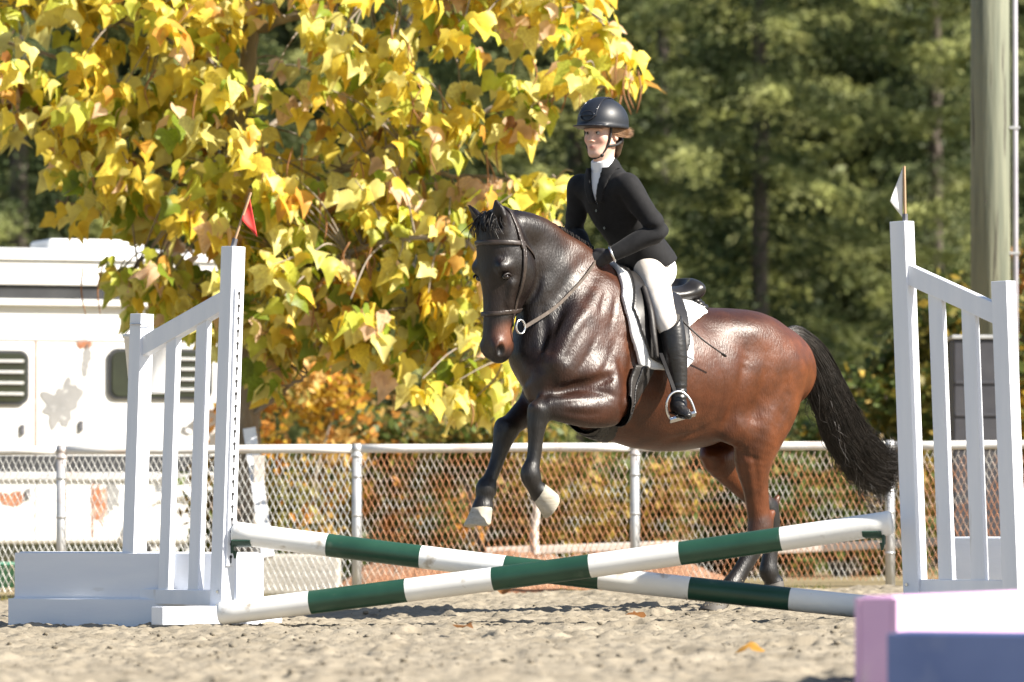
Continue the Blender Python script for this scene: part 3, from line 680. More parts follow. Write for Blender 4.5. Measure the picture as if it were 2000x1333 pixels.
def hsd(q):
    """distance to the horse at horse-frame points, from the grid"""
    q = np.atleast_2d(q); g = (q - HLO) / HV; i = np.clip(np.floor(g).astype(int), 0, np.array(HDg.shape) - 2); f = np.clip(g - i, 0, 1); r = 0
    for a in (0, 1):
        for b in (0, 1):
            for c in (0, 1):
                r = r + HDg[i[:, 0] + a, i[:, 1] + b, i[:, 2] + c] * (f[:, 0] if a else 1 - f[:, 0]) * (f[:, 1] if b else 1 - f[:, 1]) * (f[:, 2] if c else 1 - f[:, 2])
    return r
def hgrad(q, e=.012):
    q = np.atleast_2d(q); g = np.stack([hsd(q + np.eye(3)[i] * e) - hsd(q - np.eye(3)[i] * e) for i in range(3)], 1); return g / (np.linalg.norm(g, axis=1)[:, None] + 1e-9)
def hit(px, py, lift=0.0):
    """first point of the horse's surface under a pixel"""
    a, b = H(px, py, .6), H(px, py, -.5); t = np.linspace(0, 1, 500); q = a + (b - a) * t[:, None]; d = hsd(q); w = np.where(d < lift)[0]
    return q[w[0]] if len(w) else q[np.argmin(d)]
def groove(pix, w, dep):
    """press (or raise) a soft line into the visible side, following points on the surface"""
    pts = np.array([hit(a, b) for a, b in pix]); pts = smooth_path(pts, 4); lo_ = ((pts.min(0) - 3 * w - HLO) / HV).astype(int); hi_ = ((pts.max(0) + 3 * w - HLO) / HV).astype(int) + 2
    lo_ = np.maximum(lo_, 0); hi_ = np.minimum(hi_, HDg.shape); sl_ = tuple(slice(a, b) for a, b in zip(lo_, hi_)); X, Y, Z = [Hax[q][sl_[q]].astype(np.float32) for q in range(3)]; X, Y, Z = X[:, None, None], Y[None, :, None], Z[None, None, :]; d = None
    for i in range(len(pts) - 1):
        a, e = pts[i], pts[i + 1] - pts[i]; L2 = e.dot(e) + 1e-9; t = np.clip(((X - a[0]) * e[0] + (Y - a[1]) * e[1] + (Z - a[2]) * e[2]) / L2, 0, 1)
        f = min(1, (i + .7) / 3, (len(pts) - 1 - i) / 3); q = ((X - a[0] - t * e[0]) ** 2 + (Y - a[1] - t * e[1]) ** 2 + (Z - a[2] - t * e[2]) ** 2) / w ** 2 - math.log(max(f, .05)); d = q if d is None else np.minimum(d, q)
    HDg[sl_] += np.float32(dep) * np.exp(-d).astype(np.float32)
for pix, w, dep in (([(1165, 545), (1130, 600), (1092, 660), (1066, 712)], .026, .010), ([(1186, 566), (1178, 590), (1172, 614)], .013, .008), ([(1203, 578), (1200, 605), (1192, 642)], .013, .007), ([(1172, 640), (1150, 690), (1130, 722)], .016, .005),
                    ([(1060, 600), (1064, 650), (1056, 720)], .022, .012), ([(1228, 640), (1234, 720), (1218, 795), (1196, 836)], .028, .014), ([(1196, 734), (1160, 748), (1120, 756), (1086, 768)], .022, .042), ([(1165, 778), (1115, 784), (1078, 788)], .020, -.007), ([(1456, 690), (1449, 750), (1430, 806), (1414, 844)], .034, .018),
                    ([(1532, 720), (1536, 780), (1516, 842)], .034, .008), ([(1438, 862), (1456, 888), (1488, 900)], .013, .008), ([(1470, 880), (1478, 930), (1482, 985)], .014, .008), ([(1182, 806), (1142, 810), (1092, 803)], .012, .008), ([(1166, 780), (1122, 787), (1086, 790)], .010, .006),
                    ([(1150, 500), (1110, 545), (1078, 600)], .034, .008), ([(1098, 600), (1080, 660), (1070, 700)], .016, .008), ([(1140, 640), (1118, 680), (1100, 715)], .014, .007), ([(1206, 660), (1188, 710), (1162, 738)], .020, .009), ([(1300, 860), (1350, 850), (1395, 826)], .022, .008),
                    ([(1400, 700), (1412, 760), (1398, 810)], .024, .006), ([(1366, 720), (1372, 780), (1362, 830)], .022, .004), ([(1500, 690), (1488, 760), (1470, 820)], .026, .007), ([(1046, 700), (1030, 740), (1026, 780)], .022, .010), ([(1084, 742), (1070, 770), (1060, 790)], .016, .009),
                    ([(1195, 690), (1202, 740), (1192, 790)], .036, -.010), ([(1120, 640), (1160, 600)], .03, -.007), ([(1470, 640), (1500, 680)], .05, -.008), ([(1160, 795), (1120, 795)], .016, -.006), ([(1440, 822), (1452, 846)], .03, -.010), ([(1462, 910), (1468, 960)], .016, -.005),
                    ([(1000, 580), (985, 610)], .014, .006), ([(1012, 530), (1018, 570)], .018, .005), ([(985, 560), (975, 600)], .010, -.004), ([(978, 500), (990, 512)], .016, .006)): groove(pix, w, dep)
HVt, HQ = surface(HDg, Hax); HVt = relax(HVt, HQ, 2, .5)
def seg_dist(V, pts):
    d = np.full(len(V), 9.0)
    for a, b in zip(pts[:-1], pts[1:]):
        e = b - a; t = np.clip(((V - a) @ e) / e.dot(e), 0, 1); d = np.minimum(d, np.linalg.norm(V - a - t[:, None] * e, axis=1))
    return d
def sstep(x, a, b): t = np.clip((x - a) / (b - a), 0, 1); return t * t * (3 - 2 * t)
def mixc(c, col, w): return c * (1 - w[:, None]) + np.array(col)[None] * w[:, None]
u_, v_, z_ = HVt.T
nn = lambda f, s: np.clip(vnoise(u_ * f + 40, z_ * f + 40 + v_ * f, s), 0, 1)
hc = np.tile([.074, .0215, .0072], (len(HVt), 1))
hc = mixc(hc, (.135, .038, .0095), sstep(-u_, .1, .8) * .8)                         # redder quarters
hc = mixc(hc, (.034, .0118, .006), sstep(u_, .28, .78) * .9)
hc = mixc(hc, (.014, .0062, .004), sstep(u_ - .25 * v_, .62, .86) * .7)                        # darker shoulder and neck, plus shade painted into the chest front
hc = mixc(hc, (.018, .0085, .006), sstep(z_, 1.34, 1.56) * sstep(-u_, -.3, .2) * .6)
hc = mixc(hc, (.11, .04, .014), (nn(2.6, 3) > .5) * (nn(2.6, 3) - .5) * .9)
hdist = np.linalg.norm(HVt - hh(.3, .12), axis=1)
hc = mixc(hc, (.0075, .0042, .0034), sstep(-hdist, -.46, -.36) * .92)                 # head
mz = np.linalg.norm(HVt - hh(.565, .085, .06), axis=1); hc = mixc(hc, (.20, .078, .044), sstep(-mz, -.105, -.02) * .9)   # tan muzzle
mz = np.linalg.norm(HVt - hh(.64, .075), axis=1); hc = mixc(hc, (.016, .012, .011), sstep(-mz, -.085, -.05))
for sg in (1, -1):
    mz = np.linalg.norm(HVt - hh(.628, .034, .060 * sg), axis=1); hc = mixc(hc, (.008, .006, .006), sstep(-mz, -.036, -.02))
for A, i0 in ((LF, 4), (RF, 3), (LH, 6), (RH, 4)):
    pts = [a[0] for a in A]; d = seg_dist(HVt, np.array(pts[i0:])); dn = seg_dist(HVt, np.array(pts[i0 + 1:]))
    hc = mixc(hc, (.012, .0105, .010), np.maximum(sstep(-d, -.10, -.06) * .55, sstep(-dn, -.10, -.055)))
M['coat'] = coat_mat('bay_coat')
horse = link('horse', mesh_from('horse', to_w(HVt) - np.array([HO[0], HO[1], 0]), HQ, M['coat'], smooth=True, col=hc), None, (HO[0], HO[1], 0))
tag(horse, 'dark bay horse cantering in over the crossed poles with both forelegs tucked', 'horse')
def hobj(name, V, Fc, mat, parent=None, **kw):            # object from horse-frame vertices
    return wobj(name, to_w(np.asarray(V)), Fc, mat, horse if parent is None else parent, **kw)
# hooves
M['hoof_pale'] = pm('hoof_pale', (.30, .27, .21), (.44, .40, .33), 10, .7, .4, 30, stretch=(1, 1, 4), bdist=.004, c3=(.25, .2, .14), s3=12)
M['hoof_dark'] = pm('hoof_dark', (.05, .045, .04), (.10, .09, .08), 10, .7, .4, 30, bdist=.004)
def hoof(top, axis, toe, L, mat, r0=.054, r1=.072):
    axis = np.asarray(axis, float); axis /= np.linalg.norm(axis); toe = np.asarray(toe, float); toe = toe - axis * toe.dot(axis); toe /= np.linalg.norm(toe); lat = np.cross(axis, toe)
    V, n = [], 20
    prof = [(-.012, r0 * .80, 0), (0, r0, 0), (L * .12, r0 * 1.05, .004), (L * .55, (r0 + r1) / 2 * 1.02, .014), (L * .93, r1, .026), (L, r1 * .97, .027), (L, r1 * .72, .024), (L - .012, r1 * .5, .016), (L - .014, .001, .01)]
    for (h_, r, sh) in prof:
        for i in range(n):
            a = 2 * pi * i / n; f = 1.0 if cos(a) > -.3 else 1.0 - .22 * (abs(cos(a)) - .3)
            hp = h_ * (1.0 if cos(a) > 0 else 1 - .25 * abs(cos(a)))
            V.append(np.asarray(top) + axis * hp + toe * (r * cos(a) * f + sh) + lat * r * .94 * sin(a))
    Fq = [(j * n + i, j * n + (i + 1) % n, (j + 1) * n + (i + 1) % n, (j + 1) * n + i) for j in range(len(prof) - 1) for i in range(n)]
    return hobj('hoof', V, Fq, mat, smooth=True)
def pdir(dx, dy, v=0): a = H(1200, 900, 0); b = H(1200 + dx, 900 + dy, 0); d = b - a; d = d / np.linalg.norm(d); d[1] += v; return d
hoof(H(1054, 962, .175), pdir(.75, .65, .25), pdir(-.55, .9, .2), .092, M['hoof_pale'])
hoof(H(943, 992, -.15), pdir(-.10, 1, .06), pdir(-1, .22), .100, M['hoof_pale'])
hoof(H(1404, 1172, .16), pdir(-.25, 1), pdir(-1, .12), .080, M['hoof_dark'])
hoof(H(1512, 1138, -.15), pdir(.15, 1), pdir(-1, .3), .070, M['hoof_dark'])
# eyes
M['eye'] = pm('horse_eye', (.004, .003, .003), (.012, .007, .005), 30, .06, spec=.7)
def ball(c, r, n=12):
    V, Fq = [], []
    for j in range(n + 1):
        for i in range(2 * n):
            t, p = pi * j / n, pi * i / n; V.append(np.asarray(c) + np.asarray(r) * np.array([sin(t) * cos(p), sin(t) * sin(p), cos(t)]))
    for j in range(n):
        for i in range(2 * n): Fq.append((j * 2 * n + i, j * 2 * n + (i + 1) % (2 * n), (j + 1) * 2 * n + (i + 1) % (2 * n), (j + 1) * 2 * n + i))
    return V, Fq
for sg in (1, -1):
    V, Fq = ball(hh(.266, .062, .094 * sg), np.array([.021, .018, .016])); hobj('eye', V, Fq, M['eye'], smooth=True)
    lid = [hh(.266 + .018 * sin(a) * (.9 if sin(a) < 0 else .6), .060 - .025 * cos(a), (.113 - .006 * abs(cos(a))) * sg) for a in np.linspace(pi, 2 * pi, 9)]
    V, Fq = tube(lid, [.003] + [.006] * 7 + [.003], 6); hobj('eyelid', V, Fq, M['coat'], smooth=True, col=np.tile([.014, .009, .008], (len(V), 1)))
# hair
M['hair'] = pm('black_hair', (.010, .0085, .0075), (.030, .024, .020), 25, .42, 0, spec=.5)
def strands(name, paths, r, sides=3):
    Vs, Fs, k = [], [], 0
    for p in paths:
        n = len(p); rr = r * np.linspace(1, .25, n); V, Fq = tube(p, rr, sides, cap=False); Vs.append(V); Fs.append(np.array(Fq) + k); k += len(V)
    return hobj(name, np.concatenate(Vs), np.concatenate(Fs), M['hair'], smooth=True)
def tail_paths():
    out = []
    core = np.array([H(1522, 662, .02), H(1556, 662, .02), H(1590, 706, .02), H(1618, 770, .02), H(1648, 838, .02), H(1690, 900, .02), H(1730, 925, .02)])
    wid = np.array([.045, .065, .095, .115, .125, .135, .12]); ex = H(1300, 800) - H(1200, 800); ex /= np.linalg.norm(ex)
    for i in range(2400):
        a = RNG.uniform(0, 2 * pi); rr = math.sqrt(RNG.random()); o1, o2 = cos(a) * rr, sin(a) * rr; L = RNG.uniform(.55, 1.0) if i % 3 else 1.0
        pts = []; ph = RNG.uniform(0, 6.28); wav = RNG.uniform(.008, .045); lag = RNG.uniform(-1, 1)
        for j, c in enumerate(core):
            w = wid[j]; T = core[min(j + 1, 6)] - core[max(j - 1, 0)]; T /= np.linalg.norm(T); nrm = np.cross(T, [0, 1, 0]); 
            pts.append(c + nrm * o1 * w + np.array([0, 1, 0]) * o2 * w * .7 + nrm * wav * sin(j * 2.1 + ph) * (j / 6))
        # the ends sweep up or hang and curl
        e = pts[-1]; up = RNG.uniform(-.06, .10)
        pts.append(e + ex * RNG.uniform(-.02, .07) + np.array([0, 0, up * .55]) + RNG.normal(0, .01, 3))
        pts.append(pts[-1] + ex * RNG.uniform(-.06, .05) + np.array([0, 0, up * .6]) + RNG.normal(0, .02, 3))
        S_ = smooth_path(pts, 5); out.append(S_[:max(14, int(len(S_) * L))])
    for i in range(110):                                            # stray hairs hanging off the underside
        j = RNG.uniform(2.2, 5.5); a = int(j); c = core[a] + (core[a + 1] - core[a]) * (j - a)
        c = c + np.array([RNG.uniform(0, .06), RNG.uniform(-.05, .05), -RNG.uniform(.03, .09)])
        out.append(smooth_path([c, c + np.array([.0, RNG.normal(0, .02), -.07]), c + np.array([-.05 + RNG.normal(0, .03), RNG.normal(0, .03), -.15]), c + np.array([-.10 + RNG.normal(0, .04), 0, -.17])], 4))
    return out
strands('tail', tail_paths(), .0025)
mane = []
for i in range(360):
    t = RNG.random() ** .9; cr = smooth_path([H(1168, 496), H(1120, 460), H(1062, 431, .01), H(1008, 413, .02), H(985, 416, .02)], 20); c = cr[int(t * (len(cr) - 1))] - np.array([0, 0, .012])
    g = c + np.array([RNG.normal(0, .006), RNG.uniform(-.02, .02), 0]); L = RNG.uniform(.05, .11)
    mane.append(smooth_path([g, g + np.array([-.01, -.25 * L, .018]), g + np.array([-.02 + RNG.normal(0, .01), -.8 * L, .0]), g + np.array([-.03, -L * 1.2, -.5 * L])], 3))
strands('mane', mane, .0045)
fl = []
for i in range(240):
    g = hh(RNG.uniform(-.03, .02), RNG.uniform(.05, .16), RNG.uniform(-.05, .05)); L = RNG.uniform(.015, .075); lat = hl * RNG.normal(0, .035)
    fl.append(smooth_path([g, g - hd * .035 + hn * .02 + lat * .4, g + hn * .055 + hd * L * .3 + lat, g + hn * .05 + hd * L + lat * 1.3], 3))
strands('forelock', fl, .0045)

# ================================================================== saddlery on the horse
M['leather'] = pm('black_leather', (.009, .008, .008), (.020, .018, .017), 18, .34, .15, 120, spec=.5, bdist=.001)
M['leather_dull'] = pm('dull_black_leather', (.014, .012, .011), (.032, .028, .026), 12, .5, .25, 60, spec=.4, bdist=.002)
M['bridle'] = pm('brown_black_leather', (.020, .014, .011), (.045, .032, .026), 18, .36, spec=.5)
M['pad'] = pm('white_fleece', (.70, .70, .70), (.80, .80, .79), 30, .95, .6, 160, sheen=.3, bdist=.004)
def mxr(L):
    r = L[0]
    for x in L[1:]: r = np.maximum(r, x)
    return r
_gc = {}
def uz(L): return [(H(px, py, v)[0], H(px, py, v)[2]) for px, py, v in L]
def shell(name, poly, t0, t1, mat, lo, hi, h, parent, field=None, rnd=.004, extra=None, vmin=None, it=2):
    """a layer lying on a body, cut to an outline in the horse's side view"""
    key = (id(field), tuple(lo), tuple(hi), h)
    if key not in _gc:
        D, ax = (field or horse_f).grid(lo, hi, h)
        if field is None: D = D + .0045 * n3(ax, 15, 1) + .0022 * n3(ax, 36, 2)
        _gc[key] = (D, ax)
    D, ax = _gc[key]
    d = np.abs(D - (t0 + t1) / 2) - (t1 - t0) / 2
    if poly is not None: d = np.maximum(d, poly_sd(ax[0][:, None, None], ax[2][None, None, :], poly).astype(np.float32))
    if vmin is not None: d = np.maximum(d, vmin - np.abs(ax[1])[None, :, None])
    if extra is not None: d = np.maximum(d, extra(ax[0][:, None, None], ax[1][None, :, None], ax[2][None, None, :]))
    V, Q = surface(d.astype(np.float32), ax)
    V = relax(V, Q, it, .4)
    return wobj(name, to_w(V), Q, mat, parent, smooth=True)
top = H(1290, 480)[2]
body_f = Field(); body_f.prims = horse_f.prims
sb = to_w(H(1290, 600))[0]
pad = empty('saddle_pad', sb, 'white fleece pad lying under the black saddle', 'saddle pad')
zt_ = lambda px, z: (H(px, 560)[0], z)
pp = uz([(1214, 580, .2), (1236, 650, .28), (1256, 714, .31), (1276, 722, .31), (1335, 726, .31), (1354, 704, .31), (1354, 664, .29), (1343, 640, .25), (1343, 622, .12), (1346, 612, .05)]) + [zt_(1346, top), zt_(1205, top)]
shell('fleece', pp, .002, .026, M['pad'], (-.35, -.40, 1.0), (.45, .40, 1.95), .008, pad)
saddle = empty('saddle', sb + [0, 0, .02], 'black leather jumping saddle with high cantle under the rider', 'saddle')
fp = uz([(1224, 552, .12), (1236, 600, .25), (1254, 650, .29), (1275, 700, .32), (1300, 716, .32), (1334, 704, .32), (1348, 672, .31), (1347, 634, .27), (1338, 606, .2)]) + [zt_(1332, top), zt_(1224, top)]
shell('flap', fp, .026, .040, M['leather'], (-.25, -.42, 1.05), (.42, .42, 1.9), .007, saddle)
for sg in (1, -1):
    kf = Field(); kf.chain([(H(1258, 562, .20) * [1, sg, 1], .012, .016), (H(1271, 608, .285) * [1, sg, 1], .014, .018), (H(1277, 655, .325) * [1, sg, 1], .014, .017), (H(1284, 698, .345) * [1, sg, 1], .008, .01)], k=.02)
    D, ax = kf.grid((.0, -.42 if sg < 0 else .1, 1.05), (.40, -.1 if sg < 0 else .42, 1.8), .007); V, Q = surface(D, ax); wobj('knee_roll', to_w(V), Q, M['leather_dull'], saddle, smooth=True)
sf = Field()
sf.chain([(H(1216, 534), .055, .045), (H(1250, 556), .085, .055), (H(1290, 578), .125, .05), (H(1325, 574), .15, .055)], k=.04)
sf.ell(H(1335, 566), (.070, .155, .060), axes=[np.array([.9, 0, .43]), np.array([0, 1, 0]), np.array([-.43, 0, .9])], k=.04)
sf.ell(H(1308, 536), (.095, .105, .060), axes=[np.array([.9, 0, .43]), np.array([0, 1, 0]), np.array([-.43, 0, .9])], k=.02, cut=True)
D, ax = sf.grid((-.35, -.25, 1.3), (.45, .25, 1.95), .007); V, Q = surface(D, ax); wobj('seat', to_w(relax(V, Q, 2)), Q, M['leather'], saddle, smooth=True)
for i, (yy, rr, px) in enumerate(((586, .130, 1336), (592, .138, 1339), (599, .15, 1342))):
    pts = [H(px, yy) + np.array([-.055 * cos(a) + .02, rr * sin(a), -.012 * sin(a) ** 2]) for a in np.linspace(-1.9, 1.9, 19)]
    V, Fq = tube(pts, .012 + .003 * i, 8); wobj('panel_roll', to_w(V), Fq, M['leather'], saddle, smooth=True)
gp = uz([(1250, 712, .32), (1290, 714, .32), (1262, 770, .3), (1236, 826, .27), (1222, 900, .1), (1180, 890, .1), (1194, 826, .27)])
shell('girth', gp, .003, .022, M['leather_dull'], (-.1, -.42, .65), (.50, .42, 1.35), .008, saddle)
shell('girth_centre_strap', uz([(1262, 714, .32), (1276, 714, .32), (1224, 830, .27), (1210, 895, .1), (1196, 890, .1), (1210, 826, .27)]), .02, .028, M['leather'], (-.1, -.42, .65), (.50, .42, 1.35), .007, saddle)
for sg in (1, -1):
    mir = np.array([1, sg, 1])
    pts = smooth_path([H(1290, 690, .372) * mir, H(1304, 728, .385) * mir, H(1318, 766, .41) * mir], 5)
    V = []; 
    for p in pts:
        for a, b in ((-.012, -.002), (.012, -.002), (.012, .003), (-.012, .003)): V.append(p + np.array([a, b * sg, 0]))
    Fq = [(i * 4 + j, i * 4 + (j + 1) % 4, i * 4 + 4 + (j + 1) % 4, i * 4 + 4 + j) for i in range(len(pts) - 1) for j in range(4)] + [(0, 1, 2, 3)]
    wobj('stirrup_leather', to_w(V), Fq, M.setdefault('strap_leather', pm('strap_leather', (.008, .008, .009), (.016, .015, .016), 30, .45, spec=.12)), saddle)
    arch = [(1311, 822, .40), (1303, 806, .405), (1302, 788, .415), (1309, 772, .42), (1322, 765, .43), (1337, 769, .445), (1349, 783, .46), (1356, 801, .47), (1357, 808, .47)]
    pts = smooth_path([H(a, b, c) * mir for a, b, c in arch], 5); V, Fq = tube(pts, .0065, 8)
    st = wobj('stirrup_iron', to_w(V), Fq, M['steel'], saddle, smooth=True)
    a, b = H(1308, 822, .40) * mir, H(1359, 808, .47) * mir
    box_bar('tread', to_w(a)[0], to_w(b)[0], .045, .014, M['steel'], st, to_w(np.array([1., 0, 0]))[0] - to_w(np.zeros(3))[0], .003)
# bridle
hb = to_w(HP)[0]
bridle = empty('bridle', hb, 'dark leather snaffle bridle on the horse with reins to the hands', 'bridle')
lo = np.minimum.reduce([hh(-.1, -.05, -.2), hh(.8, .45, .2), hh(-.1, .45, -.2), hh(.8, -.05, .2)]); hi = np.maximum.reduce([hh(-.1, -.05, -.2), hh(.8, .45, .2), hh(-.1, .45, -.2), hh(.8, -.05, .2)])
def hcoord(X, Y, Z):
    X, Y, Z = X - HP[0], Y - HP[1], Z - HP[2]
    return X * hd[0] + Y * hd[1] + Z * hd[2], -(X * hn[0] + Y * hn[1] + Z * hn[2]), X * hl[0] + Y * hl[1] + Z * hl[2]
def strap(name, fn, t1=.008, mat='bridle', parent=None): return shell(name, None, -.004, t1, M[mat], lo, hi, .0048, parent or bridle, field=head_nf, extra=lambda X, Y, Z: fn(*hcoord(X, Y, Z)), it=2)
head_nf = Field(); head_nf.prims = [p for p in head_f.prims if not p[3] and not (p[0] == 'c' and p[1][0][5][0] > .039 and p[1][0][5][0] < .041)]
strap('browband', lambda t, b, l: np.maximum(np.abs(t - .092 - .06 * b) - .013, b - .150), .011)
strap('noseband', lambda t, b, l: np.maximum(np.abs(t - .445 + .04 * b) - .012, b - .5), .010)
strap('crownpiece', lambda t, b, l: np.maximum(np.abs(b - .155 - .1 * t) - .015, t - .13), .010)
strap('cheekpiece', lambda t, b, l: mxr([np.abs(b - (.168 - .09 * (t - .1))) - .009, .04 - np.abs(l), .09 - t, t - .515]), .010)
strap('noseband_hanger', lambda t, b, l: mxr([np.abs(b - (.186 - .14 * (t - .1))) - .006, .04 - np.abs(l), .09 - t, t - .44]), .007)
strap('throatlash', lambda t, b, l: mxr([np.abs((t - .09) * .80 - (b - .165) * .60) - .007, .155 - b]), .007)
def neck_push(pts, lift=.012):
    P_ = np.array(pts)
    for _ in range(12):
        d = hsd(P_); g = hgrad(P_); w = np.clip(lift - d, 0, .03)[:, None]; w[0] = w[-1] = 0; P_ = P_ + g * w
    return P_
LHAND = H(1163, 512, .10); RHAND = H(1147, 500, -.07)
for sg, hand in ((1, LHAND), (-1, RHAND)):
    rc = hh(.515, .155, .088 * sg)
    pts = [rc + hd * .034 * sin(a) + (-hn) * .030 * cos(a) for a in np.linspace(0, 2 * pi, 25)[:-1]]
    V, Fq = tube(pts, .0055, 8, closed=True); wobj('bit_ring', to_w(V), Fq, M['steel'], bridle, smooth=True)
    r0 = rc - hn * .034; rp = smooth_path([r0, r0 + (hand - r0) * .35 + np.array([0, .035 * sg, -.02]), r0 + (hand - r0) * .7 + np.array([0, .03 * sg, -.015]), hand], 8)
    rp = neck_push(rp); V = []
    for p in rp:
        for a, b in ((.010, .0025), (.010, -.0025), (-.010, -.0025), (-.010, .0025)): V.append(p + np.array([0, b, a]))
    Fq = [(i * 4 + j, i * 4 + (j + 1) % 4, i * 4 + 4 + (j + 1) % 4, i * 4 + 4 + j) for i in range(len(rp) - 1) for j in range(4)] + [(0, 1, 2, 3)]
    wobj('rein', to_w(V), Fq, M['rein'] if 'rein' in M else M.setdefault('rein', pm('rein_leather', (.07, .055, .045), (.14, .11, .09), 40, .5)), bridle)
    e = hand + np.array([-.02, .02 * sg, -.02]); V, Fq = tube(smooth_path([hand, e + [-.02, .03 * sg, -.05], e + [-.07, .05 * sg, -.08], e + [-.10, 0, -.01]], 5), .0045, 6)

# ================================================================== the rider
FA = radians(15)
rn = np.array([cos(FA), sin(FA), 0]); rl = np.array([-sin(FA), cos(FA), 0]); rz = np.array([0, 0, 1.0]); RX = [rn, rl, rz]
RC = H(1176, 262, .0)
def rh(f, l, u): return RC + rn * f + rl * l + rz * u
SL, SR = H(1228, 366, .165), H(1132, 368, -.165)
ELB, ERB = H(1285, 452, .27), H(1122, 452, -.25); WLr, WRr = H(1198, 496, .14), H(1143, 490, -.10)
tl = SL - SR; tl[2] = 0; tl /= np.linalg.norm(tl); tf = np.array([tl[1], -tl[0], 0])
def body_parts(f, g, arms=True, legs=True):
    f.chain([(H(1270, 530), .150 + g, .120 + g), (H(1233, 462), .122 + g, .098 + g), (H(1208, 415), .145 + g, .108 + g), (H(1192, 380), .150 + g, .108 + g), (H(1184, 354), .115 + g, .078 + g), (H(1180, 336), .070 + g, .060 + g)], side=tl, k=.03, n=8)
    if arms:
        for s_, e_, w_ in ((SL, ELB, WLr), (SR, ERB, WRr)):
            f.chain([(s_ - tl * (.03 if s_ is SL else -.03), .055 + g), (s_, .055 + g), (s_ * .5 + e_ * .5, .045 + g), (e_, .040 + g), (e_ * .6 + w_ * .4, .039 + g), (w_, .029 + g)], k=.035, n=6)
skin = Field()
skin.ell(rh(-.005, 0, .035), (.098, .077, .105), axes=RX)
skin.ell(rh(.030, 0, -.040), (.064, .057, .082), axes=RX, k=.03)
skin.ell(rh(.066, 0, -.104), (.022, .026, .019), axes=RX, k=.02)
for sg in (1, -1):
    skin.chain([(rh(.0, .052 * sg, -.055), .016), (rh(.055, .024 * sg, -.10), .014)], k=.03)
    skin.ell(rh(.058, .040 * sg, -.028), (.024, .022, .024), axes=RX, k=.02)
    skin.ell(rh(.083, .031 * sg, .018), (.012, .024, .008), axes=RX, k=.012)
    skin.ell(rh(.099, .031 * sg, .0), (.016, .016, .009), axes=RX, k=.010, cut=True)
    skin.ell(rh(.101, .011 * sg, -.041), (.009, .008, .006), axes=RX, k=.008)
    skin.ell(rh(-.012, .078 * sg, -.008), (.020, .008, .031), axes=RX, k=.008)
    skin.ell(rh(-.006, .087 * sg, -.004), (.010, .005, .017), axes=RX, k=.004, cut=True)
skin.chain([(rh(.086, 0, .006), .0085), (rh(.103, 0, -.026), .0105), (rh(.111, 0, -.035), .010)], k=.012)
skin.chain([(rh(.082, -.020, -.0695), .004), (rh(.0935, 0, -.066), .0055), (rh(.082, .020, -.0695), .004)], k=.006)
skin.chain([(rh(.082, -.016, -.0785), .004), (rh(.0905, 0, -.0775), .0058), (rh(.082, .016, -.0785), .004)], k=.006)
skin.chain([(rh(-.025, 0, -.05), .054), (H(1179, 318), .052), (H(1183, 345), .065)], k=.025)
body_parts(skin, -.012)
KN = H(1301, 634, .325)
def legs_of(f, g, mir, low=True):
    mr = np.array([1, mir, 1.0])
    f.chain([(H(1266, 520, .075) * mr, .083 + g), (H(1279, 560, .15) * mr, .081 + g), (H(1291, 600, .25) * mr, .068 + g), (H(1302, 632, .32) * mr, .056 + g), (H(1313, 655, .35) * mr, .050 + g)] , k=.04, n=8)
    if low: f.chain([(H(1313, 655, .35) * mr, .048 + g), (H(1321, 705, .37) * mr, .046 + g), (H(1326, 765, .38) * mr, .031 + g), (H(1327, 792, .40) * mr, .030 + g), (H(1336, 806, .455) * mr, .026 + g)], k=.02, n=6)
for sg in (1, -1): legs_of(skin, -.010, sg)
D, ax = skin.grid((-.35, -.55, .75), (.75, .55, 2.65), .0052); V, Q = surface(D, ax); V = relax(V, Q, 1, .4)
q = V - RC; fx, lx, ux = q @ rn, q @ rl, q[:, 2]
sc = np.tile([.66, .42, .33], (len(V), 1))
sc = mixc(sc, (.62, .28, .22), np.exp(-((np.abs(lx) - .042) ** 2 / .0005 + (ux + .035) ** 2 / .0006)) * (fx > .03) * .6)
sc = mixc(sc, (.42, .14, .12), np.exp(-(lx ** 2 / .0004 + (ux + .0725) ** 2 / .00006)) * (fx > .06))
sc = mixc(sc, (.30, .17, .10), np.exp(-((np.abs(lx) - .031) ** 2 / .0003 + (ux - .020) ** 2 / .000022)) * (fx > .06) * .55)
sc = mixc(sc, (.20, .10, .08), np.exp(-((np.abs(lx) - .031) ** 2 / .0002 + (ux - .003) ** 2 / .00006)) * (fx > .06) * .65)  # upper-lid shade painted into the skin colour round the eyes
M['skin'] = pm('skin', (.95, .95, .95), (1.05, 1.05, 1.05), 60, .5, attr=True, spec=.4)
rb = to_w(H(1270, 560))[0]
rider = wobj('person', to_w(V), Q, M['skin'], None, origin=rb, smooth=True, col=sc)
tag(rider, 'person in a black helmet, black jacket and white breeches riding the bay horse', 'person')
def robj(name, f, lo, hi, h, mat, it=2, noise=None, fn=None, col=None, parent=None):
    D, ax = f.grid(lo, hi, h)
    if noise:
        for a, b, c in noise: D = D + a * n3(ax, b, c)
    if fn is not None: D = fn(D, ax)
    V, Q = surface(np.asarray(D, np.float32), ax); return wobj(name, to_w(relax(V, Q, it, .4)), Q, mat, parent or rider, smooth=True)
M['jacket'] = pm('black_cloth', (.006, .006, .007), (.011, .011, .0125), 40, .8, .3, 300, spec=.25, sheen=.05, bdist=.001)
M['shirt'] = pm('white_cotton', (.72, .73, .76), (.8, .8, .82), 30, .8, .2, 90, bdist=.001)
M['breeches'] = pm('cream_breeches', (.70, .64, .58), (.76, .71, .65), 14, .8, .35, 30, bdist=.004)
M['boot'] = pm('boot_leather', (.008, .0075, .008), (.016, .015, .015), 8, .36, .45, 26, spec=.5, bdist=.006, stretch=(1, 1, 2.2))
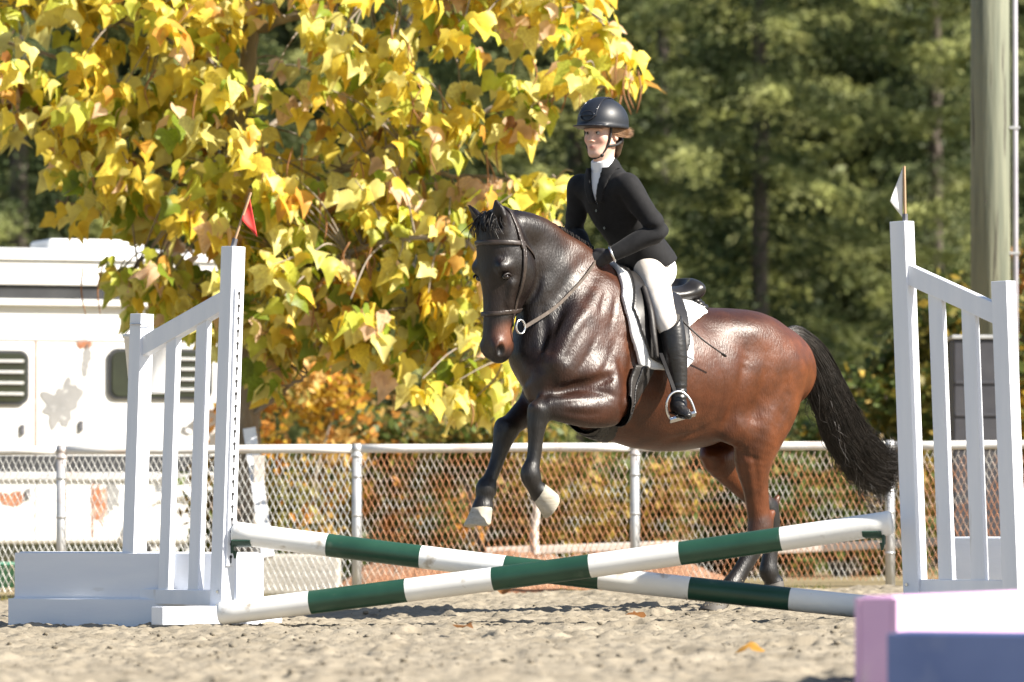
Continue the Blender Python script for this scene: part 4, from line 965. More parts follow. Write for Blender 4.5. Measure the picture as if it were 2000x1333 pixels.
M['glove'] = pm('black_glove', (.014, .013, .014), (.028, .026, .026), 30, .6, .3, 90, bdist=.002)
M['helmet'] = pm('helmet_shell', (.010, .012, .018), (.014, .017, .024), 90, .46, .15, 400, spec=.5, bdist=.001)
M['helmet_trim'] = pm('helmet_trim', (.010, .010, .013), (.02, .02, .025), 30, .16, spec=.7)
M['strap'] = pm('webbing', (.012, .011, .011), (.025, .022, .022), 60, .7)
LOJ, HIJ = np.array([-.40, -.45, 1.30]), np.array([.60, .45, 2.25])
# V opening of the jacket
VA = H(1170, 404)[2]; VT = H(1170, 312)[2]; SCt = (SL + SR) / 2
def vopen(X, Y, Z):
    w = (X - SCt[0]) * tl[0] + (Y - SCt[1]) * tl[1]; f = (X - SCt[0]) * tf[0] + (Y - SCt[1]) * tf[1] + (VT - Z) * 0
    hw = .062 * np.clip((Z - VA) / (VT - VA), 0, 1.3)
    return np.abs(w - .004) - hw, f
jf = Field(); body_parts(jf, .010)
jf.chain([(H(1242, 480), .145, .112), (H(1256, 508), .175, .128), (H(1268, 540), .195, .14)], side=tl, k=.03, n=6)
a, b = H(1318, 490), H(1205, 552); dd = b - a; nrm = np.array([-dd[2], 0, dd[0]]); nrm = nrm if nrm[2] < 0 else -nrm
jf.clip(a, nrm)
for w_, e_ in ((WLr, ELB), (WRr, ERB)): jf.clip(w_ + (w_ - e_) * .02, (w_ - e_)) if False else None
def jcut(D, ax):
    X, Y, Z = ax[0][:, None, None], ax[1][None, :, None], ax[2][None, None, :]
    o, f = vopen(X, Y, Z); cutr = np.where((f > -.02) & (Z > VA), -o, -9); D = np.maximum(D, cutr)
    # centre closing and skirt split
    w = (X - SCt[0]) * tl[0] + (Y - SCt[1]) * tl[1]; f2 = f
    gr = np.maximum(np.abs(w - .006) - .004, .05 - f2); D = np.maximum(D, np.where((Z < VA) & (gr < .004), np.minimum(-gr, .004), -9) * 1.0 + np.where((Z < VA) & (gr < .004), 0, 0)) if False else D
    for wr, el in ((WLr, ELB), (WRr, ERB)):                                 # open cuffs
        t = (wr - el) / np.linalg.norm(wr - el); s_ = (X - wr[0]) * t[0] + (Y - wr[1]) * t[1] + (Z - wr[2]) * t[2]
        near = ((X - wr[0]) ** 2 + (Y - wr[1]) ** 2 + (Z - wr[2]) ** 2) < .10 ** 2
        D = np.where(near, np.maximum(D, s_ - .012), D)
    # sleeve and waist creases
    for c, r, ph in ((ELB, .13, 0), (ERB, .13, 2), (H(1240, 470), .15, 4)):
        w2 = np.exp(-((X - c[0]) ** 2 + (Y - c[1]) ** 2 + (Z - c[2]) ** 2) / (r * .6) ** 2); D = D + .0085 * w2 * np.sin(95 * (Z * .8 + X * .45 + .012 * np.sin(40 * Y)) + ph)
    return D
jacket = robj('jacket', jf, LOJ, HIJ, .0062, M['jacket'], 2, [(.0035, 24, 5), (.002, 60, 6)], jcut)
def lap(D, ax):
    X, Y, Z = ax[0][:, None, None], ax[1][None, :, None], ax[2][None, None, :]; o, f = vopen(X, Y, Z)
    band = mxr([np.abs(o - .022) - .020 - .012 * np.clip((Z - VA) / (VT - VA), 0, 1), VA + .015 - Z, -f - .01])
    return np.maximum(np.abs(D - .004) - .0045, band)
lf = Field(); body_parts(lf, .010, arms=False); lf.chain([(H(1180, 336), .085, .07), (H(1178, 322), .066, .06)], side=tl, k=.02)
robj('lapel', lf, LOJ, HIJ, .0055, M['jacket'], 2, [(.0035, 24, 5)], lap)
cf = Field(); cf.chain([(H(1184, 348) - tf * .006, .092, .082), (H(1182, 331) - tf * .010, .069, .066)], side=tl, k=.02)
robj('jacket_collar', cf, (-.2, -.2, 1.9), (.6, .2, 2.35), .005, M['jacket'], 2, None, lambda D, ax: np.maximum(np.abs(D) - .006, (ax[0][:, None, None] - SCt[0]) * tf[0] + (ax[1][None, :, None] - SCt[1]) * tf[1] - .03))
for px, py in ((1167, 414), (1178, 446), (1188, 480)):
    r_ = ray(px, py); pass
def front_pt(py, off):                         # a point on the jacket's front seam
    z = H(1180, py)[2]; D, ax = jf.grid(LOJ, HIJ, .012) if not hasattr(front_pt, 'g') else front_pt.g; front_pt.g = (D, ax)
    best = None
    for s_ in np.linspace(.3, 0, 80):
        p = SCt * [1, 1, 0] + tf * (s_ - .10) + tl * .004 + np.array([0, 0, z]); i = [int(round((p[k] - LOJ[k]) / .012)) for k in range(3)]
        if D[i[0], i[1], i[2]] < .006: return p + tf * .004
    return p
for py in (413, 446, 478):
    c = front_pt(py, 0); V, Fq = tube([c - tf * .002, c + tf * .005], .0075, 10); wobj('button', to_w(V), Fq, M['helmet_trim'], jacket, smooth=False)
shf = Field(); body_parts(shf, -.001, arms=False)
robj('shirt', shf, LOJ, HIJ, .006, M['shirt'], 2, [(.0025, 30, 8)])
co = Field(); co.chain([(H(1181, 336), .072, .064), (H(1178, 318), .062, .060), (H(1176, 308), .060, .058)], side=tl, k=.02); co.clip(H(1176, 311) , [.35 * tf[0], .35 * tf[1], 1]); 
robj('shirt_collar', co, (-.2, -.2, 1.9), (.6, .2, 2.35), .005, M['shirt'], 1)
bf = Field(); bf.ell(H(1260, 530), (.10, .155, .11), k=.04)
for sg in (1, -1): legs_of(bf, .0, sg, low=False)
robj('breeches', bf, (-.35, -.5, 1.1), (.45, .5, 1.8), .0065, M['breeches'], 2, [(.0025, 26, 9), (.0012, 70, 3)])
A_, B_ = H(1283, 660, .35), H(1336, 606, .35); dd = B_ - A_; nb = np.array([-dd[2], 0, dd[0]]); nb = nb if nb[2] > 0 else -nb
for sg in (1, -1):
    f = Field(); mr = np.array([1, sg, 1.0])
    f.chain([(H(1303, 615, .32) * mr, .066), (H(1313, 648, .345) * mr, .064), (H(1319, 690, .365) * mr, .060), (H(1324, 735, .375) * mr, .048), (H(1326, 768, .385) * mr, .038, .040), (H(1326, 788, .39) * mr, .038, .042)], k=.02, n=8)
    f.chain([(H(1322, 797, .375) * mr, .032, .032), (H(1330, 802, .42) * mr, .036, .030), (H(1338, 808, .465) * mr, .036, .024), (H(1343, 812, .495) * mr, .022, .016)], side=(1, 0, 0), k=.03, n=8)
    f.clip(A_ * mr, nb)
    lo_, hi_ = np.array([-.35, .20, .8]), np.array([.35, .60, 1.55])
    if sg < 0: lo_, hi_ = np.array([-.35, -.60, .8]), np.array([.35, -.20, 1.55])
    def bcr(D, ax):
        X, Y, Z = ax[0][:, None, None], ax[1][None, :, None], ax[2][None, None, :]; c = H(1326, 770, .385) * mr
        w2 = np.exp(-((X - c[0]) ** 2 + (Z - c[2]) ** 2) / .05 ** 2); return D + .003 * w2 * np.sin(210 * Z + 8 * X)
    bt = robj('boot', f, lo_, hi_, .0055, M['boot'], 1, [(.0022, 36, 12)], bcr)
    s0 = [H(1316, 808, .355) * mr, H(1328, 812, .42) * mr, H(1337, 817, .465) * mr, H(1342, 819, .49) * mr]
    V = []; pts = smooth_path(s0, 4)
    for i, p in enumerate(pts):
        w = .030 + .006 * sin(i / (len(pts) - 1) * pi) - (.012 if i == len(pts) - 1 else 0)
        for a, b in ((-w, 0), (w, 0), (w, .010), (-w, .010)): V.append(p + np.array([a, 0, b]))
    Fq = [(i * 4 + j, i * 4 + (j + 1) % 4, i * 4 + 4 + (j + 1) % 4, i * 4 + 4 + j) for i in range(len(pts) - 1) for j in range(4)] + [(0, 1, 2, 3), tuple((len(pts) - 1) * 4 + j for j in (3, 2, 1, 0))]
    wobj('sole', to_w(V), Fq, M['boot'], bt)
# gloves: palm and five fingers closed on the rein
for sg, wr, hnd in ((1, WLr, H(1168, 508, .085)), (-1, WRr, H(1150, 500, -.06))):
    f = Field(); d_ = hnd - wr; d_ /= np.linalg.norm(d_); inn = np.array([0, -1.0 * sg, -.25]); inn = inn - d_ * inn.dot(d_); inn /= np.linalg.norm(inn); ac = np.cross(d_, inn) * sg; ac = ac if ac[2] > 0 else -ac
    kn = wr + d_ * .098
    f.chain([(wr - d_ * .02, .032), (wr + d_ * .015, .034), (wr + d_ * .05, .040, .022), (kn, .042, .018)], side=ac, k=.012, n=5)
    for i, (o_, L) in enumerate(((.030, .030), (.010, .034), (-.010, .031), (-.029, .025))):
        b0 = kn + ac * o_ - d_ * .01
        f.chain([(b0, .0105), (b0 + d_ * L * .8 + inn * .012, .0100), (b0 + d_ * L * .75 + inn * .040, .0095), (b0 + d_ * .0 + inn * .046, .0088)], k=.006, n=4)
    tb = wr + d_ * .045 + ac * .032
    f.chain([(tb, .015), (tb + d_ * .030 + ac * .014 + inn * .012, .012), (tb + d_ * .058 + ac * .006 + inn * .026, .0105)], k=.010, n=4)
    c = (wr + kn) / 2
    robj('glove', f, c - .16, c + .16, .0042, M['glove'], 1, [(.001, 80, 4)])
    ring = [wr + d_ * .006 + ac * .0385 * cos(a) + inn * .0385 * sin(a) for a in np.linspace(0, 2 * pi, 25)[:-1]]
    if sg > 0: V, Fq = tube(ring, .0075, 8, closed=True); wobj('bracelet', to_w(V), Fq, M['steel'], rider, smooth=True)
# helmet
hf = Field(); hf.ell(rh(-.008, 0, .058), (.148, .122, .124), axes=RX); hf.clip(rh(0, 0, .030), [rn[0] * .03, rn[1] * .03, -1])
hb_ = Field(); hb_.prims = list(hf.prims)
hb_.ell(rh(.105, 0, .034), (.080, .094, .009), axes=RX, k=.018)
hb_.chain([(rh(.14 * cos(a) - .008, .115 * sin(a), .033), .008) for a in np.linspace(.9, 2 * pi - .9, 24)], k=.008)
hlo, hhi = RC - .24, RC + .24
helmet = robj('helmet', hb_, hlo, hhi, .0045, M['helmet'], 2)
def rcoord(ax):
    X, Y, Z = ax[0][:, None, None] - RC[0], ax[1][None, :, None] - RC[1], ax[2][None, None, :] - RC[2]; return X * rn[0] + Y * rn[1], X * rl[0] + Y * rl[1], Z + 0 * X
def panel(D, ax):
    f, l, u = rcoord(ax); w = .030 + .022 * np.clip((.15 - u) / .09, 0, 1) * 0 + .018 * np.clip((f + .02) / .12, 0, 1); return mxr([np.abs(D - .002) - .0035, np.abs(l) - w, .082 - u - 0 * f, -.06 - f])
robj('crown_panel', hf, hlo, hhi, .004, M['helmet'], 1, None, panel, parent=helmet)
def trim(D, ax):
    f, l, u = rcoord(ax); w = .030 + .018 * np.clip((f + .02) / .12, 0, 1)
    e = mxr([np.abs(np.abs(l) - w) - .0035, .080 - u, -.06 - f]); e2 = mxr([np.abs(np.sqrt((l / .040) ** 2 + ((u - .085) / .026) ** 2) - 1) - .11, -f])
    return np.maximum(np.abs(D - .004) - .004, np.minimum(e, e2 * .03))
robj('trim_piping', hf, hlo, hhi, .004, M['helmet_trim'], 1, None, trim, parent=helmet)
c = rh(.128, .0, .088); V, Fq = ball(c, (.006, .012, .006), 6); wobj('emblem', to_w(V), Fq, M['helmet_trim'], helmet, smooth=True)
for sg in (1, -1):
    V, Fq = tube(smooth_path([rh(.035, .080 * sg, .034), rh(.036, .074 * sg, -.02), rh(.042, .060 * sg, -.068), rh(.060, .032 * sg, -.112), rh(.066, .0, -.126)], 5), .0065, 6); wobj('chin_strap', to_w(V), Fq, M['strap'], helmet, smooth=True)
    V, Fq = tube(smooth_path([rh(.042, .062 * sg, -.066), rh(-.02, .078 * sg, -.055), rh(-.07, .070 * sg, -.030), rh(-.105, .030 * sg, -.005)], 5), .007, 6); wobj('neck_strap', to_w(V), Fq, M['strap'], helmet, smooth=True)
V, Fq = ball(rh(.060, .040, -.112), .010, 6); wobj('strap_buckle', to_w(V), Fq, M['strap'], helmet, smooth=True)
for sg in (1, -1):
    V, Fq = ball(rh(.0815, .031 * sg, -.001), .0112, 8); ey_ = wobj('eye', to_w(V), Fq, pm('eye_white', (.30, .27, .26), (.36, .33, .31), 30, .3), rider, smooth=True)
    V, Fq = ball(rh(.0885, .029 * sg, .0), .0062, 8); wobj('iris', to_w(V), Fq, M['eye'], ey_, smooth=True)
M['blond'] = pm('light_brown_hair', (.16, .085, .04), (.32, .18, .09), 30, .5)
def rstrands(name, paths, r, mat):
    parts = [tube(p, r * np.linspace(1, .3, len(p)), 3, cap=False) for p in paths]; V, Fq = join(parts); return wobj(name, to_w(V), Fq, mat, rider, smooth=True)
ps = []
for i in range(260):
    o = RNG.normal(0, 1, 3); a = rh(.01 + .02 * o[0] * .5, .079, .022 + .012 * o[1]); b = rh(-.05, .096 + .003 * o[2], .010 + .010 * o[1]); c = rh(-.075, .098 + .004 * o[2], .004 + .008 * o[1]); e = rh(-.100 - .012 * o[0], .102 + .007 * o[2], .010 + .010 * o[1])
    ps.append(smooth_path([a, b, c, e], 4))
rstrands('loose_hair', ps, .0022, M['blond'])
bn = Field(); bn.ell(rh(-.085, .0, -.035), (.05, .066, .052), axes=RX); bn.ell(rh(-.10, 0.01, -.075), (.028, .035, .045), axes=RX, k=.02)
M['brown_hair'] = pm('netted_brown_hair', (.035, .018, .010), (.075, .042, .022), 60, .5, .5, 200, bdist=.002)
robj('netted_hair', bn, hlo, hhi, .005, M['brown_hair'], 1)
# riding crop
cpts = smooth_path([H(1326, 618, .33), H(1336, 630, .36), H(1346, 640, .37), H(1375, 666, .40), H(1410, 691, .40)], 6)
crop = empty('riding_crop', to_w(cpts[0])[0], 'thin dark riding crop slanting behind the boot over the flank', 'riding crop')
V, Fq = tube(cpts, np.linspace(.0055, .0038, len(cpts)), 8); wobj('shaft', to_w(V), Fq, M['leather_dull'], crop, smooth=True)
tp = cpts[-1]; box_bar('tongue', to_w(tp)[0], to_w(H(1418, 697, .40))[0], .014, .004, M['leather'], crop)

# ================================================================== behind the fence: ground features
MD = 38.0
xs = np.linspace(-1.3, 1.65, 100); ys = np.linspace(36.7, 41.0, 60); X, Y = np.meshgrid(xs, ys)
env = np.clip((Y - 36.7) / .6, 0, 1) * np.clip((41.0 - Y) / 2.0, 0, 1) * np.clip((X + 1.3) / .35, 0, 1) * np.clip((1.65 - X) / .6, 0, 1)
Z = .014 * X - .05 + env * (.22 + .10 * (vnoise(X * 2 + 5, Y * 2 + 5, 31) - .5) + .07 * (vnoise(X * 9 + 5, Y * 9, 32) - .5) + .05 * (vnoise(X * 24 + 5, Y * 24, 33) - .5))
i = np.arange(X.size).reshape(X.shape); Q = np.stack([i[:-1, :-1], i[:-1, 1:], i[1:, 1:], i[1:, :-1]], -1).reshape(-1, 4)
tag(wobj('mulch_bed', np.stack([X, Y, Z], -1).reshape(-1, 3), Q, M['mulch'], smooth=True), 'low bed of reddish bark mulch behind the fence', 'mulch', kind='stuff')
M['concrete'] = pm('concrete', (.36, .34, .30), (.50, .48, .43), 6, .9, .5, 40, c3=(.28, .25, .2), s3=4)
M['pale_wood'] = pm('pale_wood', (.50, .45, .40), (.66, .62, .57), 5, .8, .4, 30, stretch=(.3, 1, 1))
# pale border timbers along the back of the bed
a, b = P(948, 1078, 40.6), P(1345, 1064, 40.6); o = box_bar('border_timber', a, b, .12, .06, M['pale_wood'], None, (0, 1, 0), .01); tag(o, 'pale border timber behind the mulch, in front of the horse', 'timber', 'border timbers')
a, b = P(1355, 1082, 39.6), P(1960, 1052, 39.6); o = box_bar('border_timber', a, b, .12, .06, M['pale_wood'], None, (0, 1, 0), .01); tag(o, 'longer pale border timber behind the fence near the tail', 'timber', 'border timbers')
c = P(575, 1123, 37.4); o = link('concrete_block', box_me('concrete_block', .60, .5, .27, M['concrete'], .02), None, c); tag(o, 'pale concrete block behind the fence right of the left standard', 'concrete block')
root = empty('leaning_board', P(516, 1090, 37.1), 'white board leaning at the tree trunk behind the fence', 'board'); box_bar('plank', P(524, 1090, 37.1), P(487, 838, 37.6), .030, .085, M['white_paint'], root, (0, 1, 0)); box_bar('brace', P(505, 1090, 37.35), P(506, 890, 37.4), .030, .07, M['pale_wood'], root, (0, 1, 0))
V, Fq = tube(smooth_path([P(1046, 1090, 39.5), P(1043, 1040, 39.5), P(1048, 995, 39.5), P(1044, 930, 39.5), P(1052, 860, 39.5)], 5), np.linspace(.034, .02, 21), 8); o = wobj('sapling_trunk', V, Fq, M['pale_wood'], origin=P(1046, 1090, 39.5), smooth=True); tag(o, 'slim pale sapling stem rising from the mulch behind the fence', 'sapling')
# fallen leaves on the sand
LEAF2 = [(0, 0), (.17, -.11), (.40, -.06), (.54, .12), (.60, .34), (.42, .46), (.31, .62), (.16, .86), (0, 1.08)]
def leaf_shape(fold, curl, twist, lob, nseg=9):
    half = [(x * (1 + lob * (1 if k == 4 else 0)), y) for k, (x, y) in enumerate(LEAF2)]
    mid = [(0, t) for t in (0, .1, .25, .45, .62, .82, 1.08)]
    V = [(0, y, 0) for _, y in mid]; nm = len(mid); rows = []
    for sg in (1, -1):
        idx = []
        for (x, y) in half[1:-1]:
            idx.append(len(V)); V.append((x * sg, y, 0))
        rows.append(idx)
    Fq = []
    for s_, idx in enumerate(rows):
        prs = [(0, 0), (0, 1), (1, 2), (2, 3), (3, 4), (4, 5), (5, 6)]
        ms = [0, 1, 2, 3, 4, 5, 5]
        for k in range(len(idx) - 1):
            a, b = idx[k], idx[k + 1]; p, q = ms[k], ms[k + 1]
            f = [(p, a, b)] + ([(p, b, q)] if q != p else []); Fq += [t if s_ == 0 else t[::-1] for t in f]
        t = (5, idx[-1], 6); Fq.append(t if s_ == 0 else t[::-1])
        t = (0, idx[0], 1); 
    V = np.array(V, float)
    ax_ = np.abs(V[:, 0]); V[:, 2] = fold * ax_ - curl * V[:, 1] ** 2 + twist * V[:, 0] * V[:, 1] + .10 * np.sin(7 * V[:, 1] + 5 * V[:, 0]) * ax_
    return V, np.array(Fq)
SHAPES = [leaf_shape(f, c, t, l) for f, c, t, l in ((.25, .20, .15, .12), (-.30, .25, -.2, 0), (.5, .35, .1, .15), (.1, .05, .3, .1), (-.15, .45, 0, .05), (.7, .15, -.1, 0), (-.55, .3, .25, .12), (.3, .55, -.3, .1))]
PAL = [((.93, .79, .12), 30), ((.90, .67, .08), 14), ((.92, .87, .28), 24), ((.62, .68, .10), 13), ((.27, .37, .04), 7), ((.74, .42, .08), 4), ((.90, .66, .42), 8), ((.30, .14, .05), 1.5)]
PC = np.minimum(np.array([p[0] for p in PAL]) * [1.03, 1.03, 1.1], .96); PW = np.array([p[1] for p in PAL], float); PW /= PW.sum()
fl_i = 0
for px, d, sz, cidx, lab in ((1252, 26.2, .075, 7, 'brown curled leaf lying on the sand below the pole crossing'), (1462, 20.6, .085, 5, 'orange dead leaf on the sand left of the pink box'), (982, 33.6, .09, 7, 'brown leaf on the sand near the fence below the crossing'), (900, 24.6, .08, 7, 'dark dead leaf on the sand in the middle foreground')):
    Vs, Fs = SHAPES[[2, 6, 5, 7][fl_i % 4]]; fl_i += 1; c = G(px, d); a = RNG.uniform(0, 6.28); R = np.array(Matrix.Rotation(a, 3, 'Z') @ Matrix.Rotation(.5, 3, 'X'))
    o = wobj('fallen_leaf', (Vs * sz) @ R.T + c + [0, 0, .03], Fs, M['leaf'], origin=c, col=np.tile(PC[cidx], (len(Vs), 1))); tag(o, lab, 'leaf', 'fallen leaves on the sand')

# ================================================================== the yellow catalpa tree
TD = 38.6
tree_base = G(487, TD)
cat_tree = empty('catalpa_tree', tree_base, 'big yellow-leaved tree with hanging seed pods behind the fence on the left', 'tree')
def limb(name, pix, r0, r1, n=6, parent=cat_tree):
    pts = smooth_path([P(a, b, c) for a, b, c in pix], n); pts = pts + RNG.normal(0, .008, pts.shape); V, Fq = tube(pts, np.linspace(r0, r1, len(pts)), 8); wobj(name, V, Fq, M['bark'], parent, smooth=True); return pts
LIMBS = [limb('trunk', [(488, 1160, TD), (484, 900, TD), (476, 700, TD), (466, 500, TD), (456, 380, TD), (452, 280, TD - .1), (480, 140, TD - .2), (498, 0, TD - .2), (515, -260, TD)], .105, .045)]
for pix, r0 in (([(456, 380, TD), (560, 372, TD - .2), (700, 320, TD - .5), (860, 245, TD - .8), (960, 212, TD - .9), (1070, 196, TD - 1), (1190, 165, TD - 1)], .035),
                ([(466, 500, TD), (600, 400, TD - .3), (720, 350, TD - .5), (860, 340, TD - .6), (1000, 352, TD - .7), (1090, 350, TD - .7)], .03),
                ([(462, 440, TD), (330, 345, TD - .2), (180, 260, TD - .4), (20, 200, TD - .5)], .03), ([(470, 200, TD - .2), (395, 105, TD - .3), (290, 60, TD - .5), (120, 20, TD - .4)], .03),
                ([(490, 60, TD - .2), (640, 15, TD - .5), (800, -40, TD - .8), (1010, -60, TD - 1), (1150, 20, TD - 1.1)], .032), ([(474, 620, TD), (380, 560, TD - .4), (290, 520, TD - .6), (230, 540, TD - .7)], .026),
                ([(478, 690, TD), (590, 690, TD - .4), (690, 640, TD - .6), (800, 600, TD - .8), (920, 610, TD - .9), (985, 700, TD - 1)], .036), ([(470, 560, TD), (600, 520, TD - .8), (760, 470, TD - 1.1), (900, 470, TD - 1.2), (960, 520, TD - 1.2)], .03),
                ([(452, 300, TD), (600, 200, TD + .4), (760, 120, TD + .5), (930, 60, TD + .3)], .03), ([(455, 330, TD), (300, 200, TD + .4), (130, 120, TD + .6), (-60, 60, TD + .6)], .03),
                ([(486, 820, TD), (560, 760, TD - .3), (600, 735, TD - .5)], .018), ([(456, 420, TD), (250, 420, TD - .1), (110, 390, TD - .2)], .022)):
    LIMBS.append(limb('branch', pix, r0, .009))
LP = np.concatenate(LIMBS[:])
crown = [(-260, -420), (1180, -420), (1205, 10), (1215, 70), (1258, 105), (1250, 175), (1150, 175), (1060, 195), (1035, 268), (965, 300), (940, 318), (1010, 345), (1100, 330), (1120, 420), (1090, 560), (1005, 640), (1005, 745), (985, 800), (930, 822), (865, 785), (800, 780),
         (735, 735), (660, 715), (580, 690), (535, 770), (500, 740), (440, 690), (380, 655), (300, 640), (215, 625), (210, 510), (330, 470), (215, 440), (120, 450), (75, 380), (70, 330), (-20, 300), (-260, 300)]
cl_pos, leaves = [], []
twigs = []
def add_cluster(px, py, d, nl, rad):
    c = P(px, py, d); k = np.argmin(((LP - c) ** 2).sum(1) + .6 * np.clip(c[2] - LP[:, 2], 0, 9) ** 2); q = LP[k]
    if np.linalg.norm(q - c) < 1.1: twigs.append(np.array([q, (q + c) / 2 + [0, 0, .10 * np.linalg.norm(q - c)] + RNG.normal(0, .02, 3), c + [0, 0, .05]]))
    pw = PW.copy(); lowb = min(1, max(0, (py - 350) / 250)); pw[2] *= 1 + 1.2 * lowb; pw[3] *= 1 + 1.6 * lowb; pw[4] *= 1 + .9 * lowb; pw[1] *= 1 - .4 * lowb; pw /= pw.sum(); gc = RNG.choice(len(PC), p=pw)
    for j in range(nl):
        a = RNG.uniform(0, 2 * pi); out = np.array([cos(a), sin(a), 0]); s_ = c + out * RNG.uniform(.01, rad) + np.array([0, 0, RNG.uniform(-.10, .08)])
        tip = out * RNG.uniform(.1, .9) + np.array([0, 0, -RNG.uniform(.35, 1.1)]) + RNG.normal(0, .2, 3); tip /= np.linalg.norm(tip)
        nr = out * .45 + np.array([.8, -.5, .5]) + RNG.normal(0, .45, 3); nr = nr - tip * nr.dot(tip); nr /= np.linalg.norm(nr); x = np.cross(tip, nr)
        sz = RNG.uniform(.085, .17); ci = gc if RNG.random() < .45 else RNG.choice(len(PC), p=pw)
        leaves.append((s_, x, tip, nr, sz * RNG.uniform(.8, 1.0), sz, RNG.integers(len(SHAPES)), ci))
ncl = 0; cp = np.array(crown, float)
for px, py in zip(RNG.uniform(640, 1010, 75), RNG.uniform(350, 780, 75)):
    if poly_sd(np.array([px]), np.array([py]), cp)[0] < -25: add_cluster(px, py, TD - .8 + RNG.normal(0, .2), 7, .13)
for px, py in zip(RNG.uniform(770, 1050, 22), RNG.uniform(165, 275, 22)): add_cluster(px, py, TD - .9 + RNG.normal(0, .2), 7, .13)
for px, py in zip(RNG.uniform(490, 700, 30), RNG.uniform(350, 700, 30)):
    if poly_sd(np.array([px]), np.array([py]), cp)[0] < -25: add_cluster(px, py, TD - .8 + RNG.normal(0, .2), 7, .13)
while ncl < 760:
    px, py = RNG.uniform(-180, 1260), RNG.uniform(-260, 830)
    if poly_sd(np.array([px]), np.array([py]), cp)[0] > -16: continue
    g = vnoise(np.array([px / 95 + 20]), np.array([py / 95 + 20]), 77)[0]
    if g < .30 and RNG.random() < .85: continue
    if py < 300 and px < 330 and RNG.random() < .25: continue
    add_cluster(px, py, TD - .2 + RNG.normal(-.35, .55), RNG.integers(5, 10), .13); ncl += 1
for px, py in ((1240, 120), (1228, 150), (1190, 60), (1120, 350), (1080, 360), (1040, 372), (985, 350), (945, 360), (985, 770), (930, 790), (880, 760), (1000, 730), (240, 540), (280, 520), (330, 560), (250, 600), (380, 600), (525, 740), (545, 420), (530, 400), (560, 440), (700, 560), (640, 560), (600, 470), (560, 560), (620, 620), (700, 640), (760, 620), (820, 640), (880, 640), (940, 660), (760, 540), (840, 560), (900, 560), (640, 480), (720, 470), (800, 480), (880, 470), (950, 480), (560, 660), (660, 660), (900, 720), (830, 720), (760, 700), (500, 620), (520, 540), (700, 420), (800, 410), (880, 400)): add_cluster(px, py, TD - 1.0, 7, .12)
for i, py in enumerate(np.linspace(-700, -280, 26)):                 # the upper crown, above the frame, that shades the rest
    for j in range(3): add_cluster(RNG.uniform(-200, 1000), py, TD + RNG.normal(0, .9), 6, .2)
def leaf_xyz(L): Vs = SHAPES[L[6]][0]; return L[0] + Vs[:, :1] * L[1] * L[4] + Vs[:, 1:2] * L[2] * L[5] + Vs[:, 2:3] * L[3] * L[5]
order = sorted(range(len(leaves)), key=lambda k: leaves[k][0][1] / leaves[k][5] + (1e4 if leaves[k][0][2] > 4.0 or abs(leaves[k][0][0]) > 3.4 else 0))
near = set(order[:300]); LM = {}
for k in order[:300]:
    L = leaves[k]; key = (L[6], L[7])
    if key not in LM: LM[key] = mesh_from('leaf', SHAPES[L[6]][0], SHAPES[L[6]][1], M['leaf'], smooth=True, col=np.tile(PC[L[7]] * RNG.uniform(.85, 1.1), (len(SHAPES[L[6]][0]), 1)))
    o = link('leaf', LM[key], cat_tree, L[0] - tree_base)
    o.matrix_local = Matrix(((L[1][0] * L[4], L[2][0] * L[5], L[3][0] * L[5], L[0][0] - tree_base[0]), (L[1][1] * L[4], L[2][1] * L[5], L[3][1] * L[5], L[0][1] - tree_base[1]), (L[1][2] * L[4], L[2][2] * L[5], L[3][2] * L[5], L[0][2] - tree_base[2]), (0, 0, 0, 1)))
Vs, Fs, Cs, kk = [], [], [], 0
for k, L in enumerate(leaves):
    if k in near: continue
    v = leaf_xyz(L); Vs.append(v); Fs.append(SHAPES[L[6]][1] + kk); kk += len(v); Cs.append(np.tile(PC[L[7]] * RNG.uniform(.75, 1.12), (len(v), 1)))
o = wobj('foliage', np.concatenate(Vs), np.concatenate(Fs), M['leaf'], cat_tree, smooth=True, col=np.concatenate(Cs)); o['kind'] = 'stuff'
V, Fq = join([tube(smooth_path(t, 4), np.linspace(.008, .004, 9), 5, cap=False) for t in twigs]); o = wobj('twigs', V, Fq, M['bark'], cat_tree, smooth=True); o['kind'] = 'stuff'
for px, py, n in ((690, 490, 9), (720, 330, 5), (940, 290, 4), (1215, 150, 4), (1235, 170, 3), (330, 160, 2), (540, 290, 4), (820, 170, 5), (1040, 130, 4), (870, 250, 4), (600, 600, 2), (865, 770, 2), (760, 60, 3), (180, 520, 2), (1150, 110, 3), (640, 390, 4)):
    for j in range(n):
        c = P(px + RNG.normal(0, 28), py + RNG.normal(0, 14), TD - 1.15 + RNG.normal(0, .1)); Lg = RNG.uniform(.16, .36); bw = RNG.normal(0, .03)
        V, Fq = tube(smooth_path([c, c + [bw, 0, -Lg * .5], c + [bw * .2 + RNG.normal(0, .015), 0, -Lg]], 3), [.004, .0055, .0055, .0055, .005, .004, .0025], 5); wobj('seed_pod', V, Fq, M['pod'], cat_tree, smooth=True)

